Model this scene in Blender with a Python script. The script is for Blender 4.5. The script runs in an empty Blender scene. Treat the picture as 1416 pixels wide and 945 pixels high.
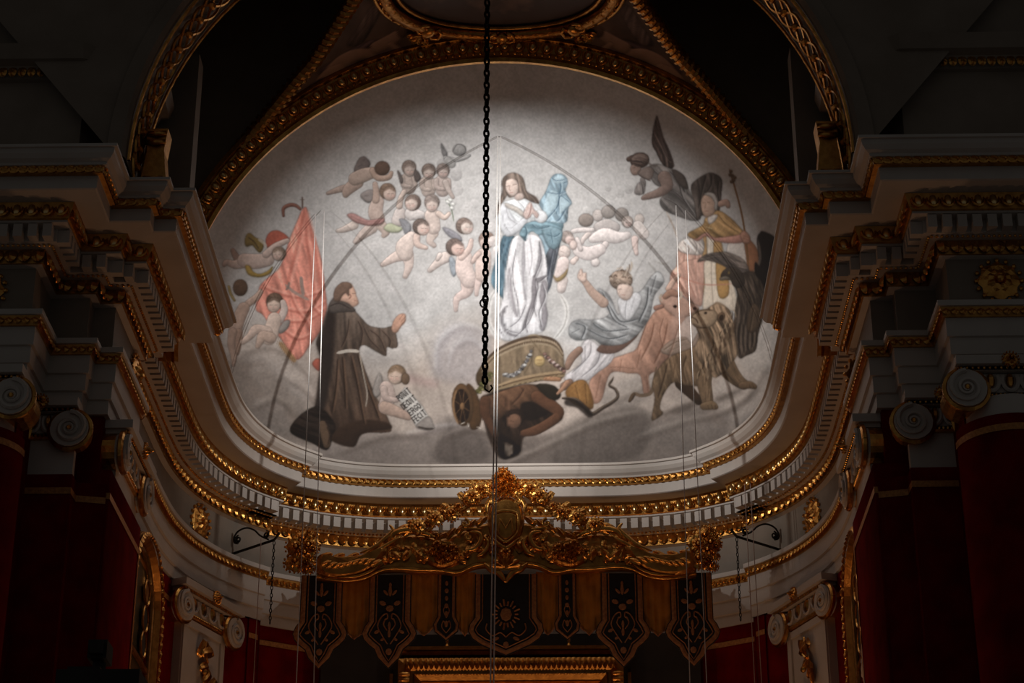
import bpy, math, random
import numpy as np
from math import sin, cos, pi, radians, sqrt, atan2, hypot
from mathutils import Matrix, Vector

# ------------------------------------------------------------------ camera, world, light, exposure
SC = bpy.context.scene
C = SC.collection
CAM_X, CAM_Z, PITCH, YAW, FPX = 0.70, 1.60, 25.8, 1.2, 2950.0
cam_d = bpy.data.cameras.new('camera')
cam = bpy.data.objects.new('camera', cam_d); C.objects.link(cam)
cam.location = (CAM_X, 0, CAM_Z)
cam.rotation_euler = (radians(90 + PITCH), 0, radians(YAW))
cam_d.sensor_width = 36.0; cam_d.lens = FPX / 1416.0 * 36.0
cam_d.clip_end = 200
SC.camera = cam
SC.view_settings.view_transform = 'Standard'
SC.view_settings.look = 'None'
SC.view_settings.exposure = 0.0
SC.view_settings.gamma = 1.0
SC.view_settings.use_curve_mapping = False

world = bpy.data.worlds.new('dim_nave'); SC.world = world; world.use_nodes = True
bg = world.node_tree.nodes['Background']
bg.inputs[0].default_value = (1.0, 1.0, 1.0, 1); bg.inputs[1].default_value = 0.034

def lamp(name, kind, loc, energy, color, target=None, size=0.1, angle=60, blend=0.6):
    d = bpy.data.lights.new(name, kind); d.energy = energy; d.color = color
    o = bpy.data.objects.new(name, d); C.objects.link(o); o.location = loc
    if kind == 'SPOT':
        d.spot_size = radians(angle); d.spot_blend = blend
    if kind in ('SPOT', 'POINT'): d.shadow_soft_size = size
    if target is not None:
        o.rotation_euler = (Vector(target) - Vector(loc)).to_track_quat('-Z', 'Y').to_euler()
    return o
# one floodlight on each side, standing behind the edge of the side cornice: the photograph shows their pool of light on the
# painting and the cord shadows they throw from both sides
for sd, nm in ((-1, 'left'), (1, 'right')):
    lamp('cornice_floodlight_' + nm, 'SPOT', (sd * 3.78, 23.4, 13.95), 1850, (1.0, 0.985, 0.975), (-sd * 1.0, 28.3, 15.75), 0.035, 64, 1.0)
# warm candles of the altar, below the picture
for sd, nm in ((-1, 'left'), (1, 'right')):
    lamp('altar_candles_%s_offscreen' % nm, 'POINT', (sd * 2.0, 26.0, 4.6), 130, (1.0, 0.56, 0.30), None, 0.12)

# ------------------------------------------------------------------ helpers
def P(o, label=None, cat=None, group=None, kind=None):
    if label: o['label'] = label
    if cat: o['category'] = cat
    if group: o['group'] = group
    if kind: o['kind'] = kind
    return o

class MB:
    """collects vertices and faces for one mesh"""
    def __init__(s): s.v = []; s.f = []; s.mi = []
    def add(s, vs, fs, mi=0):
        b = len(s.v); s.v.extend([tuple(map(float, p)) for p in vs])
        s.f.extend([tuple(i + b for i in f) for f in fs]); s.mi.extend([mi] * len(fs))
        return s
    def box(s, cx, cy, cz, sx, sy, sz, rz=0.0):
        a, b = cos(rz), sin(rz); vs = []
        for z in (-1, 1):
            for y in (-1, 1):
                for x in (-1, 1):
                    X, Y = x * sx / 2, y * sy / 2
                    vs.append((cx + X * a - Y * b, cy + X * b + Y * a, cz + z * sz / 2))
        return s.add(vs, [(0, 2, 3, 1), (4, 5, 7, 6), (0, 1, 5, 4), (2, 6, 7, 3), (0, 4, 6, 2), (1, 3, 7, 5)])
    def ball(s, c, r, n=8, m=5):
        """ellipsoid, r = (rx, ry, rz)"""
        vs = [(c[0], c[1], c[2] - r[2])]
        for j in range(1, m):
            t = -pi / 2 + pi * j / m
            for i in range(n):
                a = 2 * pi * i / n
                vs.append((c[0] + r[0] * cos(t) * cos(a), c[1] + r[1] * cos(t) * sin(a), c[2] + r[2] * sin(t)))
        vs.append((c[0], c[1], c[2] + r[2])); fs = []
        for i in range(n): fs.append((0, 1 + (i + 1) % n, 1 + i))
        for j in range(m - 2):
            for i in range(n):
                a = 1 + j * n + i; b = 1 + j * n + (i + 1) % n
                fs.append((a, b, b + n, a + n))
        L = len(vs) - 1; k = 1 + (m - 2) * n
        for i in range(n): fs.append((k + i, k + (i + 1) % n, L))
        return s.add(vs, fs)
    def tube(s, pts, rad, n=6, caps=True):
        """tube along pts; rad a number or one per point"""
        pts = [Vector(p) for p in pts]; N = len(pts)
        if not hasattr(rad, '__len__'): rad = [rad] * N
        up = Vector((0.123, 0.321, 0.94)).normalized(); vs = []; prev = None
        for i, p in enumerate(pts):
            t = (pts[min(i + 1, N - 1)] - pts[max(i - 1, 0)])
            t = t.normalized() if t.length > 1e-9 else Vector((0, 0, 1))
            if prev is None:
                a = up if abs(t.dot(up)) < 0.9 else Vector((1, 0, 0))
                u = t.cross(a).normalized()
            else:
                u = (prev - t * prev.dot(t)); u = u.normalized() if u.length > 1e-6 else t.orthogonal().normalized()
            w = t.cross(u); prev = u
            for k in range(n):
                an = 2 * pi * k / n
                vs.append(p + (u * cos(an) + w * sin(an)) * rad[i])
        fs = []
        for i in range(N - 1):
            for k in range(n):
                a = i * n + k; b = i * n + (k + 1) % n
                fs.append((a, b, b + n, a + n))
        if caps:
            fs.append(tuple(range(n - 1, -1, -1))); fs.append(tuple((N - 1) * n + k for k in range(n)))
        return s.add(vs, fs)
    def prism(s, poly, y0, y1):
        """polygon in x,z extruded between y0 and y1 (fan faces, fine for near-convex outlines)"""
        n = len(poly); vs = [(x, y0, z) for x, z in poly] + [(x, y1, z) for x, z in poly]
        fs = [tuple(range(n)), tuple(range(2 * n - 1, n - 1, -1))]
        fs += [(i, i + n, (i + 1) % n + n, (i + 1) % n) for i in range(n)]
        return s.add(vs, fs)
    def lathe(s, prof, n=16, c=(0, 0, 0)):
        vs = []; m = len(prof)
        for r, z in prof:
            for i in range(n):
                a = 2 * pi * i / n; vs.append((c[0] + r * cos(a), c[1] + r * sin(a), c[2] + z))
        fs = []
        for j in range(m - 1):
            for i in range(n):
                a = j * n + i; b = j * n + (i + 1) % n; fs.append((a, b, b + n, a + n))
        return s.add(vs, fs)
    def grid(s, rows, closed=False):
        """rows of points, all the same length"""
        m = len(rows); n = len(rows[0]); vs = [p for r in rows for p in r]; fs = []
        for j in range(m - 1):
            for i in range(n if closed else n - 1):
                a = j * n + i; b = j * n + (i + 1) % n; fs.append((a, b, b + n, a + n))
        return s.add(vs, fs)
    def xf(s, M):
        s.v = [tuple(M @ Vector(p)) for p in s.v]; return s
    def join(s, o, M=None):
        vs = o.v if M is None else [tuple(M @ Vector(p)) for p in o.v]
        return s.add(vs, o.f)
    def mesh(s, name, smooth=False):
        me = bpy.data.meshes.new(name); me.from_pydata(s.v, [], s.f); me.validate(); me.update()
        if smooth: me.polygons.foreach_set('use_smooth', [True] * len(me.polygons))
        return me
    def obj(s, name, mat, parent=None, smooth=False):
        return mkobj(name, s.mesh(name, smooth), mat, parent)

def mkobj(name, me, mat, parent=None, loc=None, rot=None, mtx=None):
    o = bpy.data.objects.new(name, me); C.objects.link(o)
    if mat is not None and not me.materials: me.materials.append(mat)
    if parent is not None: o.parent = parent
    if mtx is not None: o.matrix_basis = mtx
    if loc is not None: o.location = loc
    if rot is not None: o.rotation_euler = rot
    return o
def empty(name, loc=(0, 0, 0), rz=0.0, label=None, cat=None, group=None, kind=None):
    o = bpy.data.objects.new(name, None); C.objects.link(o); o.location = loc; o.rotation_euler = (0, 0, rz)
    o.empty_display_size = 0.1
    return P(o, label, cat, group, kind)

# ------------------------------------------------------------------ materials
def mat(name, col, rough=0.6, metal=0.0, col2=None, scale=6.0, detail=4.0, bump=0.0, bscale=40.0, sheen=0.0, lo=0.35, hi=0.65, spec=0.5):
    m = bpy.data.materials.new(name); m.use_nodes = True
    nt = m.node_tree; b = nt.nodes['Principled BSDF']
    b.inputs['Base Color'].default_value = (*col, 1); b.inputs['Roughness'].default_value = rough
    b.inputs['Metallic'].default_value = metal
    b.inputs['Specular IOR Level'].default_value = spec
    tc = nt.nodes.new('ShaderNodeTexCoord')
    if col2 is not None:
        n = nt.nodes.new('ShaderNodeTexNoise'); n.inputs['Scale'].default_value = scale; n.inputs['Detail'].default_value = detail
        nt.links.new(tc.outputs['Object'], n.inputs['Vector'])
        r = nt.nodes.new('ShaderNodeValToRGB'); nt.links.new(n.outputs['Fac'], r.inputs['Fac'])
        r.color_ramp.elements[0].position = lo; r.color_ramp.elements[1].position = hi
        r.color_ramp.elements[0].color = (*col, 1); r.color_ramp.elements[1].color = (*col2, 1)
        nt.links.new(r.outputs['Color'], b.inputs['Base Color'])
    if bump:
        n2 = nt.nodes.new('ShaderNodeTexNoise'); n2.inputs['Scale'].default_value = bscale; n2.inputs['Detail'].default_value = 3
        nt.links.new(tc.outputs['Object'], n2.inputs['Vector'])
        bp = nt.nodes.new('ShaderNodeBump'); bp.inputs['Strength'].default_value = bump; bp.inputs['Distance'].default_value = 0.02
        nt.links.new(n2.outputs['Fac'], bp.inputs['Height']); nt.links.new(bp.outputs['Normal'], b.inputs['Normal'])
    if sheen:
        b.inputs['Sheen Weight'].default_value = sheen
    return m
M = {}
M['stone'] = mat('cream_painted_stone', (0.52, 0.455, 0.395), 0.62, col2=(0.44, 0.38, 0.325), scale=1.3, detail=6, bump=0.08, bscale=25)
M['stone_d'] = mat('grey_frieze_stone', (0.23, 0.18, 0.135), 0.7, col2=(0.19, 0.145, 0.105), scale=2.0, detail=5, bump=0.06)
M['gold'] = mat('gilding', (0.82, 0.42, 0.105), 0.30, 1.0, col2=(0.50, 0.22, 0.05), scale=9, detail=6, bump=0.25, bscale=30)
M['gold_base'] = mat('old_gilding', (0.60, 0.30, 0.075), 0.42, 1.0, col2=(0.42, 0.19, 0.045), scale=12, bump=0.2)
M['carved'] = mat('dull_carved_gilding', (0.66, 0.32, 0.08), 0.36, 1.0, col2=(0.42, 0.18, 0.042), scale=7, detail=6, bump=0.6, bscale=16)
M['egg'] = mat('pale_gilding', (0.92, 0.66, 0.30), 0.28, 1.0, col2=(0.66, 0.40, 0.14), scale=14, bump=0.1)
M['red'] = mat('red_damask', (0.165, 0.0022, 0.0025), 0.9, col2=(0.105, 0.0012, 0.0015), scale=3.5, detail=3, bump=0.1, bscale=60, spec=0.06)
M['braid'] = mat('gold_braid', (0.55, 0.24, 0.06), 0.5, 0.4, col2=(0.36, 0.14, 0.04), scale=30, bump=0.3, bscale=90)
M['velvet'] = mat('black_velvet', (0.008, 0.009, 0.016), 0.85, col2=(0.004, 0.004, 0.008), scale=8, sheen=0.15)
M['goldcloth'] = mat('gold_lame_cloth', (0.60, 0.23, 0.018), 0.45, 0.3, col2=(0.44, 0.155, 0.012), scale=5, bump=0.35, bscale=9)
M['embroid'] = mat('gold_thread_embroidery', (0.46, 0.22, 0.08), 0.55, 0.35, col2=(0.32, 0.12, 0.05), scale=25, bump=0.4, bscale=80)
M['iron'] = mat('dark_iron', (0.035, 0.03, 0.027), 0.55, 0.8, col2=(0.02, 0.017, 0.015), scale=15, bump=0.2)
M['cord'] = mat('white_cord', (0.80, 0.76, 0.72), 0.7, col2=(0.66, 0.62, 0.58), scale=30)
M['cordred'] = mat('old_pink_cord', (0.42, 0.30, 0.25), 0.7, col2=(0.32, 0.22, 0.18), scale=30)
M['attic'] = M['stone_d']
M['floor'] = mat('marble_floor', (0.32, 0.29, 0.26), 0.4, col2=(0.14, 0.12, 0.11), scale=1.5)
M['dark'] = mat('dark_interior', (0.028, 0.021, 0.016), 0.8, col2=(0.018, 0.013, 0.010), scale=3)
M['glass'] = mat('dusky_glass', (0.05, 0.042, 0.022), 0.35, col2=(0.075, 0.062, 0.032), scale=2)

# ------------------------------------------------------------------ plan of the choir (line of the cornice edge) and mitred offsets
def catmull(pts, sub=6):
    out = []; n = len(pts)
    for i in range(n - 1):
        p0 = pts[max(i - 1, 0)]; p1 = pts[i]; p2 = pts[i + 1]; p3 = pts[min(i + 2, n - 1)]
        for k in range(sub):
            t = k / sub
            out.append(tuple(0.5 * ((2 * p1[a]) + (-p0[a] + p2[a]) * t + (2 * p0[a] - 5 * p1[a] + 4 * p2[a] - p3[a]) * t * t + (-p0[a] + 3 * p1[a] - 3 * p2[a] + p3[a]) * t ** 3) for a in range(len(p1))))
    out.append(tuple(pts[-1])); return out
FRONT = [(8.2, 20.27), (4.23, 20.27), (4.23, 21.02), (3.77, 21.02), (3.77, 21.27), (3.52, 21.27), (3.52, 24.38), (3.80, 24.38)]
CORNER = catmull([(3.80, 26.3), (3.77, 27.05), (3.66, 27.7), (3.46, 28.25), (3.21, 28.66), (2.90, 29.0)], 5)
BACK = catmull([(2.97, 29.115), (2.60, 29.33), (2.2, 29.47), (1.7, 29.55), (1.1, 29.57)], 4)
right = FRONT + CORNER
path = [(-x, y) for x, y in right] + [(-x, y) for x, y in BACK] + BACK[::-1] + right[::-1]
NR, NBK = len(right), len(BACK)
I_LEFT = (0, NR); I_BACK = (NR - 1, NR + 2 * NBK + 1); I_RIGHT = (NR + 2 * NBK, len(path))   # index ranges into path (back takes the little returns)
PATH = np.array(path)
def offset_path(d):
    """parallel line at distance d towards the middle of the choir (mitred)"""
    p = PATH; t = np.diff(p, axis=0); t /= np.linalg.norm(t, axis=1)[:, None]
    n = np.stack([t[:, 1], -t[:, 0]], 1); out = np.zeros_like(p)
    out[0] = p[0] + n[0] * d; out[-1] = p[-1] + n[-1] * d
    for i in range(1, len(p) - 1):
        b = n[i - 1] + n[i]; k = 1 + n[i - 1] @ n[i]
        out[i] = p[i] + b * d / max(k, 0.2)
    return out
O0 = 0.90                                # the reference line stands this far in front of the wall face
def line_at(o): return offset_path(o - O0)
def sweep(mb, prof, rng):
    """prof = list of (offset from wall, z)"""
    rows = []
    for o, z in prof:
        L = line_at(o)[rng[0]:rng[1]]; rows.append([(x, y, z) for x, y in L])
    return mb.grid(rows[::-1])
def runs(o, rng):
    """straight or smooth stretches between sharp corners, as arrays of xy"""
    L = line_at(o)[rng[0]:rng[1]]; out = []; cur = [L[0]]
    for i in range(1, len(L)):
        cur.append(L[i])
        if i < len(L) - 1:
            a = L[i] - L[i - 1]; b = L[i + 1] - L[i]
            cs = a @ b / (np.linalg.norm(a) * np.linalg.norm(b) + 1e-9)
            if cs < 0.9: out.append(np.array(cur)); cur = [L[i]]
    out.append(np.array(cur)); return out
def along(o, rng, pitch, end=0.0, minlen=0.12):
    """evenly spaced (x, y, heading) on each stretch; heading is the direction of travel"""
    res = []
    for R in runs(o, rng):
        d = np.linalg.norm(np.diff(R, axis=0), axis=1); s = np.concatenate([[0], np.cumsum(d)]); Ln = s[-1] - 2 * end
        if Ln < minlen: continue
        n = max(1, int(round(Ln / pitch)))
        for k in range(n):
            q = end + (k + 0.5) * Ln / n; i = min(np.searchsorted(s, q) - 1, len(d) - 1); i = max(i, 0)
            f = (q - s[i]) / d[i]; p = R[i] + (R[i + 1] - R[i]) * f; t = (R[i + 1] - R[i]) / d[i]
            res.append((p[0], p[1], atan2(t[1], t[0]), Ln / n))
    return res
def frame(x, y, z, h, tilt=0.0):
    """local x along the wall, local -y towards the choir (outward), local z up, leaning by tilt"""
    return Matrix.Translation((x, y, z)) @ Matrix.Rotation(h, 4, 'Z') @ Matrix.Rotation(tilt, 4, 'X')

# ------------------------------------------------------------------ floor and walls
fm = MB(); fm.add([(-14, -6, 0), (14, -6, 0), (14, 34, 0), (-14, 34, 0)], [(0, 1, 2, 3)])
P(fm.obj('floor', M['floor']), 'pale marble floor of the church', None, None, 'structure')
for nm, rng in (('wall_left', I_LEFT), ('wall_back', I_BACK), ('wall_right', I_RIGHT)):
    w = sweep(MB(), [(0.0, 0.0), (0.0, 12.9)], rng).obj(nm, M['red'])
    P(w, None, None, None, 'structure')

# ------------------------------------------------------------------ entablature: cornice, frieze and architrave with gilded bands
CORNICE = [(0.0, 12.78), (0.13, 12.80), (0.13, 12.97), (0.22, 12.97), (0.24, 12.985), (0.30, 12.985), (0.30, 13.14), (0.43, 13.16), (0.43, 13.20),
           (0.44, 13.21), (0.50, 13.375), (0.80, 13.36), (0.82, 13.37), (0.825, 13.52), (0.88, 13.53), (0.90, 13.60), (0.93, 13.605), (0.94, 13.63),
           (0.985, 13.66), (1.02, 13.71), (1.03, 13.76), (1.06, 13.765), (1.06, 13.80), (0.0, 13.86)]
ARCHITRAVE = [(-0.02, 11.42), (0.055, 11.42), (0.055, 11.585), (0.085, 11.595), (0.085, 11.79), (0.115, 11.80), (0.115, 12.02), (0.13, 12.025), (0.17, 12.13), (0.20, 12.135), (0.20, 12.20), (0.03, 12.22)]
FRIEZE = [(0.035, 12.2), (0.035, 12.79)]
def leaf_unit(w, h, d):
    """small acanthus leaf: rounded raised blade with a mid rib"""
    rows_ = []
    for f, wd, dd in ((0.5, 0.78, 0.25), (0.2, 1.0, 0.75), (-0.15, 0.96, 1.0), (-0.38, 0.66, 0.85), (-0.5, 0.22, 0.45)):
        rows_.append([(-w / 2 * wd, -d * dd * 0.35, h * f), (-w * 0.2 * wd, -d * dd * 0.62, h * f), (0, -d * dd, h * f), (w * 0.2 * wd, -d * dd * 0.62, h * f), (w / 2 * wd, -d * dd * 0.35, h * f)])
    m = MB(); m.grid(rows_); return m
def ring_unit(w, h, d):
    """scroll link of a running wave band"""
    m = MB(); n = 8; r = []
    for i in range(n + 1):
        a = -2.6 + 4.6 * i / n; r.append((w * 0.5 * cos(a), -d * 0.6, h * 0.42 * sin(a)))
    m.tube(r, [d * 0.25] + [d * 0.5] * (n - 1) + [d * 0.3], 4, False); return m
def egg_mesh():
    m = MB(); m.ball((0, -0.014, 0.0), (0.047, 0.042, 0.088), 8, 6)
    e = m.mesh('egg', True); e.materials.append(M['egg'])
    c = MB()
    for rr, rad in ((0.068, 0.014),):
        c.tube([(rr * cos(a), -0.016, 0.095 * sin(a) + 0.006) for a in [radians(q) for q in range(155, 386, 23)]], rad, 4, False)
    c.add([(0.083 - 0.010, -0.004, 0.085), (0.083 + 0.010, -0.004, 0.085), (0.083, -0.022, 0.04), (0.083, -0.004, -0.095)], [(0, 2, 1), (0, 3, 2), (1, 2, 3)])
    k = c.mesh('egg_cup'); k.materials.append(M['gold'])
    return e, k
EGG, CUP = egg_mesh()
DENT = MB().box(0, 0, 0, 0.102, 0.15, 0.156).mesh('dentil'); DENT.materials.append(M['stone'])
def rosette_mesh(n=8, r=0.23):
    m = MB()
    for lay, (k, rr, d, off) in enumerate(((n, r, 0.05, 0), (n, r * 0.66, 0.085, pi / n))):
        for i in range(k):
            a = 2 * pi * i / k + off; ux, uz = cos(a), sin(a); px, pz = -uz, ux; w = rr * 0.40
            pts = []
            for f, wd, dd in ((0.12, 0.25, 0.6), (0.45, 0.95, 1.0), (0.78, 1.0, 0.75), (1.0, 0.30, 0.35)):
                for sgn, ex in ((-1, 0.55), (0, 1.0), (1, 0.55)):
                    pts.append((ux * rr * f + px * w * wd * sgn, -d * dd * ex, uz * rr * f + pz * w * wd * sgn))
            m.grid([pts[j:j + 3] for j in range(0, 12, 3)])
    m.ball((0, -0.075, 0), (r * 0.2, 0.05, r * 0.2), 8, 5)
    for i in range(16):
        a = 2 * pi * i / 16; m.ball((r * 1.08 * cos(a), -0.015, r * 1.08 * sin(a)), (r * 0.12, 0.03, r * 0.12), 5, 4)
    return m
def gold_band(parent, name, o, z, tilt, rng, unit, pitch):
    m = MB()
    for x, y, h, sp in along(o, rng, pitch, 0.0, 0.05):
        m.join(unit, frame(x, y, z, h, tilt))
    b = m.obj(name, M['gold'], parent); b['kind'] = 'stuff'; return b
TRIMS = []
def set_lab(n): return ('left', 'back', 'right')[n]
for n, (nm, rng) in enumerate((('trim_1', I_LEFT), ('trim_2', I_BACK), ('trim_3', I_RIGHT))):
    t = empty(nm, (0, 0, 0), 0, None, None, None, 'structure'); TRIMS.append(t)
    t['label'] = ('cream and gilt entablature over the %s of the choir' % ('wall and pier beside the red flag of the painting' if n == 0 else 'altar canopy' if n == 1 else 'wall and pier beside the painted lion'))
    sweep(MB(), CORNICE, rng).obj('cornice', M['stone'], t)
    sweep(MB(), ARCHITRAVE, rng).obj('architrave', M['stone'], t)
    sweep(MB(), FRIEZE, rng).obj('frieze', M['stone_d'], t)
    # dark gilded grounds of the ornament bands, a few millimetres proud of the stone
    gb = MB()
    sweep(gb, [(0.832, 13.518), (0.884, 13.528), (0.906, 13.60), (0.906, 13.606)], rng)
    sweep(gb, [(0.435, 13.185), (0.452, 13.20), (0.512, 13.372)], rng)
    sweep(gb, [(0.05, 12.79), (0.135, 12.80), (0.145, 12.975), (0.225, 12.976)], rng)
    sweep(gb, [(0.122, 12.018), (0.138, 12.022), (0.178, 12.128)], rng)
    gb.obj('gilded_ground', M['gold_base'], t)
    wave = ring_unit(0.105, 0.085, 0.032); leaf = leaf_unit(0.145, 0.16, 0.065); small = leaf_unit(0.088, 0.105, 0.045)
    gold_band(t, 'wave_ornament', 0.893, 13.565, 0.0, rng, wave, 0.105)
    gold_band(t, 'leaf_ornament', 0.147, 12.885, -0.15, rng, leaf, 0.15)
    gold_band(t, 'small_leaf_ornament', 0.158, 12.075, -0.35, rng, small, 0.095)
    bd = MB(); bd.ball((0, 0, 0), (0.02, 0.02, 0.017), 5, 4)
    gold_band(t, 'bead_ornament', 0.235, 12.972, 0.0, rng, bd, 0.058)
    for x, y, h, sp in along(0.482, rng, 0.167, 0.03):
        q = frame(x, y, 13.283, h, -0.33) @ Matrix.Diagonal((sp / 0.167, 1, 1, 1))
        e = mkobj('egg', EGG, None, t, mtx=q); mkobj('egg_cup', CUP, None, e)
    for x, y, h, sp in along(0.36, rng, 0.166, 0.06):
        mkobj('dentil', DENT, None, t, mtx=frame(x, y, 13.065, h))

# ------------------------------------------------------------------ apse vault, choir vault, arch mouldings
ZC, RA, YA = 13.5, 4.08, 24.3            # the semicircular arch that frames the painting
BX, BY = 4.16, 6.10                      # half width and depth of the apse behind it
def dome_pt(t, s, grow=0.0):
    """t 0..1 round the plan from left to right, s 0..pi/2 up the meridian"""
    a = pi * t; ca, sa = -cos(a), sin(a); e = 2.0 / 2.5
    x = (BX + grow) * math.copysign(abs(ca) ** e, ca); y = (BY + grow) * abs(sa) ** e
    return (x * cos(s) * RA / BX, YA + y * cos(s), ZC + (RA + grow) * sin(s))
vm = MB(); vm.grid([[dome_pt(i / 60, j / 24 * pi / 2, 0.12) for i in range(61)] for j in range(25)])
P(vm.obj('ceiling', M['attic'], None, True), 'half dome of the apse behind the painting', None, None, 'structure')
def arch_curve(R, y, zc=ZC, n=96, a0=0.0, a1=pi):
    return [(-R * cos(a0 + (a1 - a0) * i / n), y, zc + R * sin(a0 + (a1 - a0) * i / n)) for i in range(n + 1)]
at = empty('trim_4', (0, YA, ZC), 0, 'gilded egg and dart arch moulding round the top of the vault painting', None, None, 'structure')
def arch_strip(prof, n=96, zc=ZC, a0=-0.1, a1=pi + 0.1): return MB().grid([arch_curve(R, y, zc, n, a0, a1) for R, y in prof])
def loc_obj(mb, name, m, parent, smooth=False):
    o = mb.obj(name, m, parent, smooth); o.matrix_basis = Matrix.Translation(-Vector(parent.location)); return o
loc_obj(arch_strip([(RA - 0.02, YA + 0.05), (RA - 0.035, YA - 0.02), (RA + 0.01, YA - 0.05), (RA + 0.03, YA - 0.03)]), 'gilded_fillet', M['gold'], at)
loc_obj(arch_strip([(RA + 0.02, YA), (RA + 0.05, YA - 0.05), (RA + 0.11, YA - 0.06), (RA + 0.235, YA - 0.12), (RA + 0.25, YA - 0.17), (RA + 0.31, YA - 0.17)]), 'moulding_ground', M['gold_base'], at)
AEGG = MB(); AEGG.ball((0, -0.015, 0), (0.050, 0.045, 0.066), 8, 5); AEGG = AEGG.mesh('egg', True); AEGG.materials.append(M['egg'])
ac = MB(); ac.tube([(0.072 * cos(a), -0.018, 0.088 * sin(a) + 0.008) for a in [radians(q) for q in range(160, 381, 22)]], 0.016, 4, False); ACUP = ac.mesh('egg_cup'); ACUP.materials.append(M['gold'])
dots = MB()
NE = 70
for i in range(NE):
    a = pi * (i + 0.5) / NE; R = RA + 0.175
    Mx = Matrix.Translation((-R * cos(a), -0.10, R * sin(a))) @ Matrix.Rotation(a - pi / 2, 4, 'Y') @ Matrix.Rotation(0.6, 4, 'X')
    e = mkobj('egg', AEGG, None, at, mtx=Mx); mkobj('egg_cup', ACUP, None, e)
for i in range(NE * 2):
    a = pi * (i + 0.5) / (NE * 2); R = RA + 0.075
    dots.ball((-R * cos(a), -0.055, R * sin(a)), (0.024, 0.024, 0.024), 5, 4)
dots.obj('bead_ornament', M['gold'], at)['kind'] = 'stuff'

# barrel vault in front of the arch, bounded by two rope-moulded groin ribs
RV = RA + 0.30
def on_barrel(x, y, R=RV): return (x, y, ZC + sqrt(max(R * R - x * x, 0.01)))
RIB = catmull([(4.02, 24.42), (3.80, 24.40), (3.45, 24.27), (2.98, 24.04), (2.55, 23.70), (2.34, 23.5), (1.86, 22.75), (1.45, 22.0), (1.2, 21.3), (1.1, 20.6)], 6)
def vault_rows(nc=170):
    R_ = catmull(RIB, 4); rows = []
    for x, y in R_: rows.append([on_barrel(x * (2 * k / nc - 1), min(y, 24.17) if abs(2 * k / nc - 1) > 0.0 else y, RV) for k in range(nc + 1)])
    return rows
def rope(side):
    t = empty('trim_%d' % (5 if side < 0 else 6), (0, 0, 0), 0, 'gilded rope rib of the vault rising from the arch on the %s side' % ('flag' if side < 0 else 'eagle'), None, None, 'structure')
    pts = [Vector(on_barrel(side * x, y, RV - 0.03)) for x, y in RIB]
    b = MB(); b.tube(pts, 0.085, 8); b.obj('rib_core', M['gold_base'], t)
    d = [0]
    for i in range(1, len(pts)): d.append(d[-1] + (pts[i] - pts[i - 1]).length)
    w = MB(); n = int(d[-1] / 0.105)
    for k in range(n):
        q = (k + 0.5) * d[-1] / n; i = max(0, min(np.searchsorted(d, q) - 1, len(pts) - 2)); f = (q - d[i]) / (d[i + 1] - d[i])
        c = pts[i].lerp(pts[i + 1], f); tg = (pts[i + 1] - pts[i]).normalized(); u = tg.cross(Vector((0, 0, 1))).normalized(); v = tg.cross(u)
        w.tube([c + (u * cos(a) + v * sin(a)) * 0.09 + tg * (a - pi) * 0.028 for a in [pi * 2 * j / 10 for j in range(11)]], [0.012] + [0.027] * 9 + [0.012], 4, False)
    w.obj('rope_twist', M['carved'], t)['kind'] = 'stuff'
rope(-1); rope(1)
# outer casing of the vault so that no light leaks in from above or the sides
cas = MB()
for s in (-1, 1):
    cas.add([(s * 4.46, 21.2, 13.8), (s * 4.46, 24.45, 13.8), (s * 4.46, 24.45, 19.5), (s * 4.46, 21.2, 19.5)], [(0, 1, 2, 3)])
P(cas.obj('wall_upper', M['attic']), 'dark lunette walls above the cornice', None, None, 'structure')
roof = MB(); roof.add([(-9, 19, 19.5), (9, 19, 19.5), (9, 24.6, 19.5), (-9, 24.6, 19.5)], [(0, 1, 2, 3)])
# spandrel wall above the arch moulding
sp = []
roof.grid([arch_curve(RA + 0.28, YA - 0.02, ZC, 60), [(p[0] * 1.9, YA - 0.02, ZC + (p[2] - ZC) * 1.45) for p in arch_curve(RA + 0.28, YA, ZC, 60)]])
P(roof.obj('ceiling', M['attic']), 'dark vault closing the choir above the ribs', None, None, 'structure')

# ------------------------------------------------------------------ the vault painting: pigments worked out on a small canvas, then laid on the curved plaster
CX0, CY0, CW, CH = 270, 60, 840, 600                   # canvas units are 1/400 m or so of painted surface
rng_p = np.random.default_rng(7)
def blur(a, r):
    if r < 0.3: return a
    n = int(max(1, math.ceil(r * 2.5))); k = np.exp(-0.5 * (np.arange(-n, n + 1) / r) ** 2); k /= k.sum()
    p = np.pad(a, ((n, n), (0, 0)), 'edge'); a = sum(k[i] * p[i:i + a.shape[0]] for i in range(2 * n + 1))
    p = np.pad(a, ((0, 0), (n, n)), 'edge'); return sum(k[i] * p[:, i:i + a.shape[1]] for i in range(2 * n + 1))
def vnoise(w, h, cell, oct=4):
    out = np.zeros((h, w)); amp = 1.0; tot = 0
    for o in range(oct):
        gw, gh = int(w / cell) + 3, int(h / cell) + 3
        g = rng_p.random((gh, gw)); y = np.arange(h) / cell; x = np.arange(w) / cell
        yi = y.astype(int); xi = x.astype(int); fy = (y - yi)[:, None]; fx = (x - xi)[None]
        fy = fy * fy * (3 - 2 * fy); fx = fx * fx * (3 - 2 * fx)
        out += amp * ((g[yi][:, xi] * (1 - fx) + g[yi][:, xi + 1] * fx) * (1 - fy) + (g[yi + 1][:, xi] * (1 - fx) + g[yi + 1][:, xi + 1] * fx) * fy)
        tot += amp; amp *= 0.55; cell = max(cell / 2, 1.5)
    return out / tot
IMG = np.zeros((CH, CW, 3))
NZ = 0.55 * (vnoise(CW, CH, 9, 3) - 0.5) + 0.75 * (vnoise(CW, CH, 3, 2) - 0.5)
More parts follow.
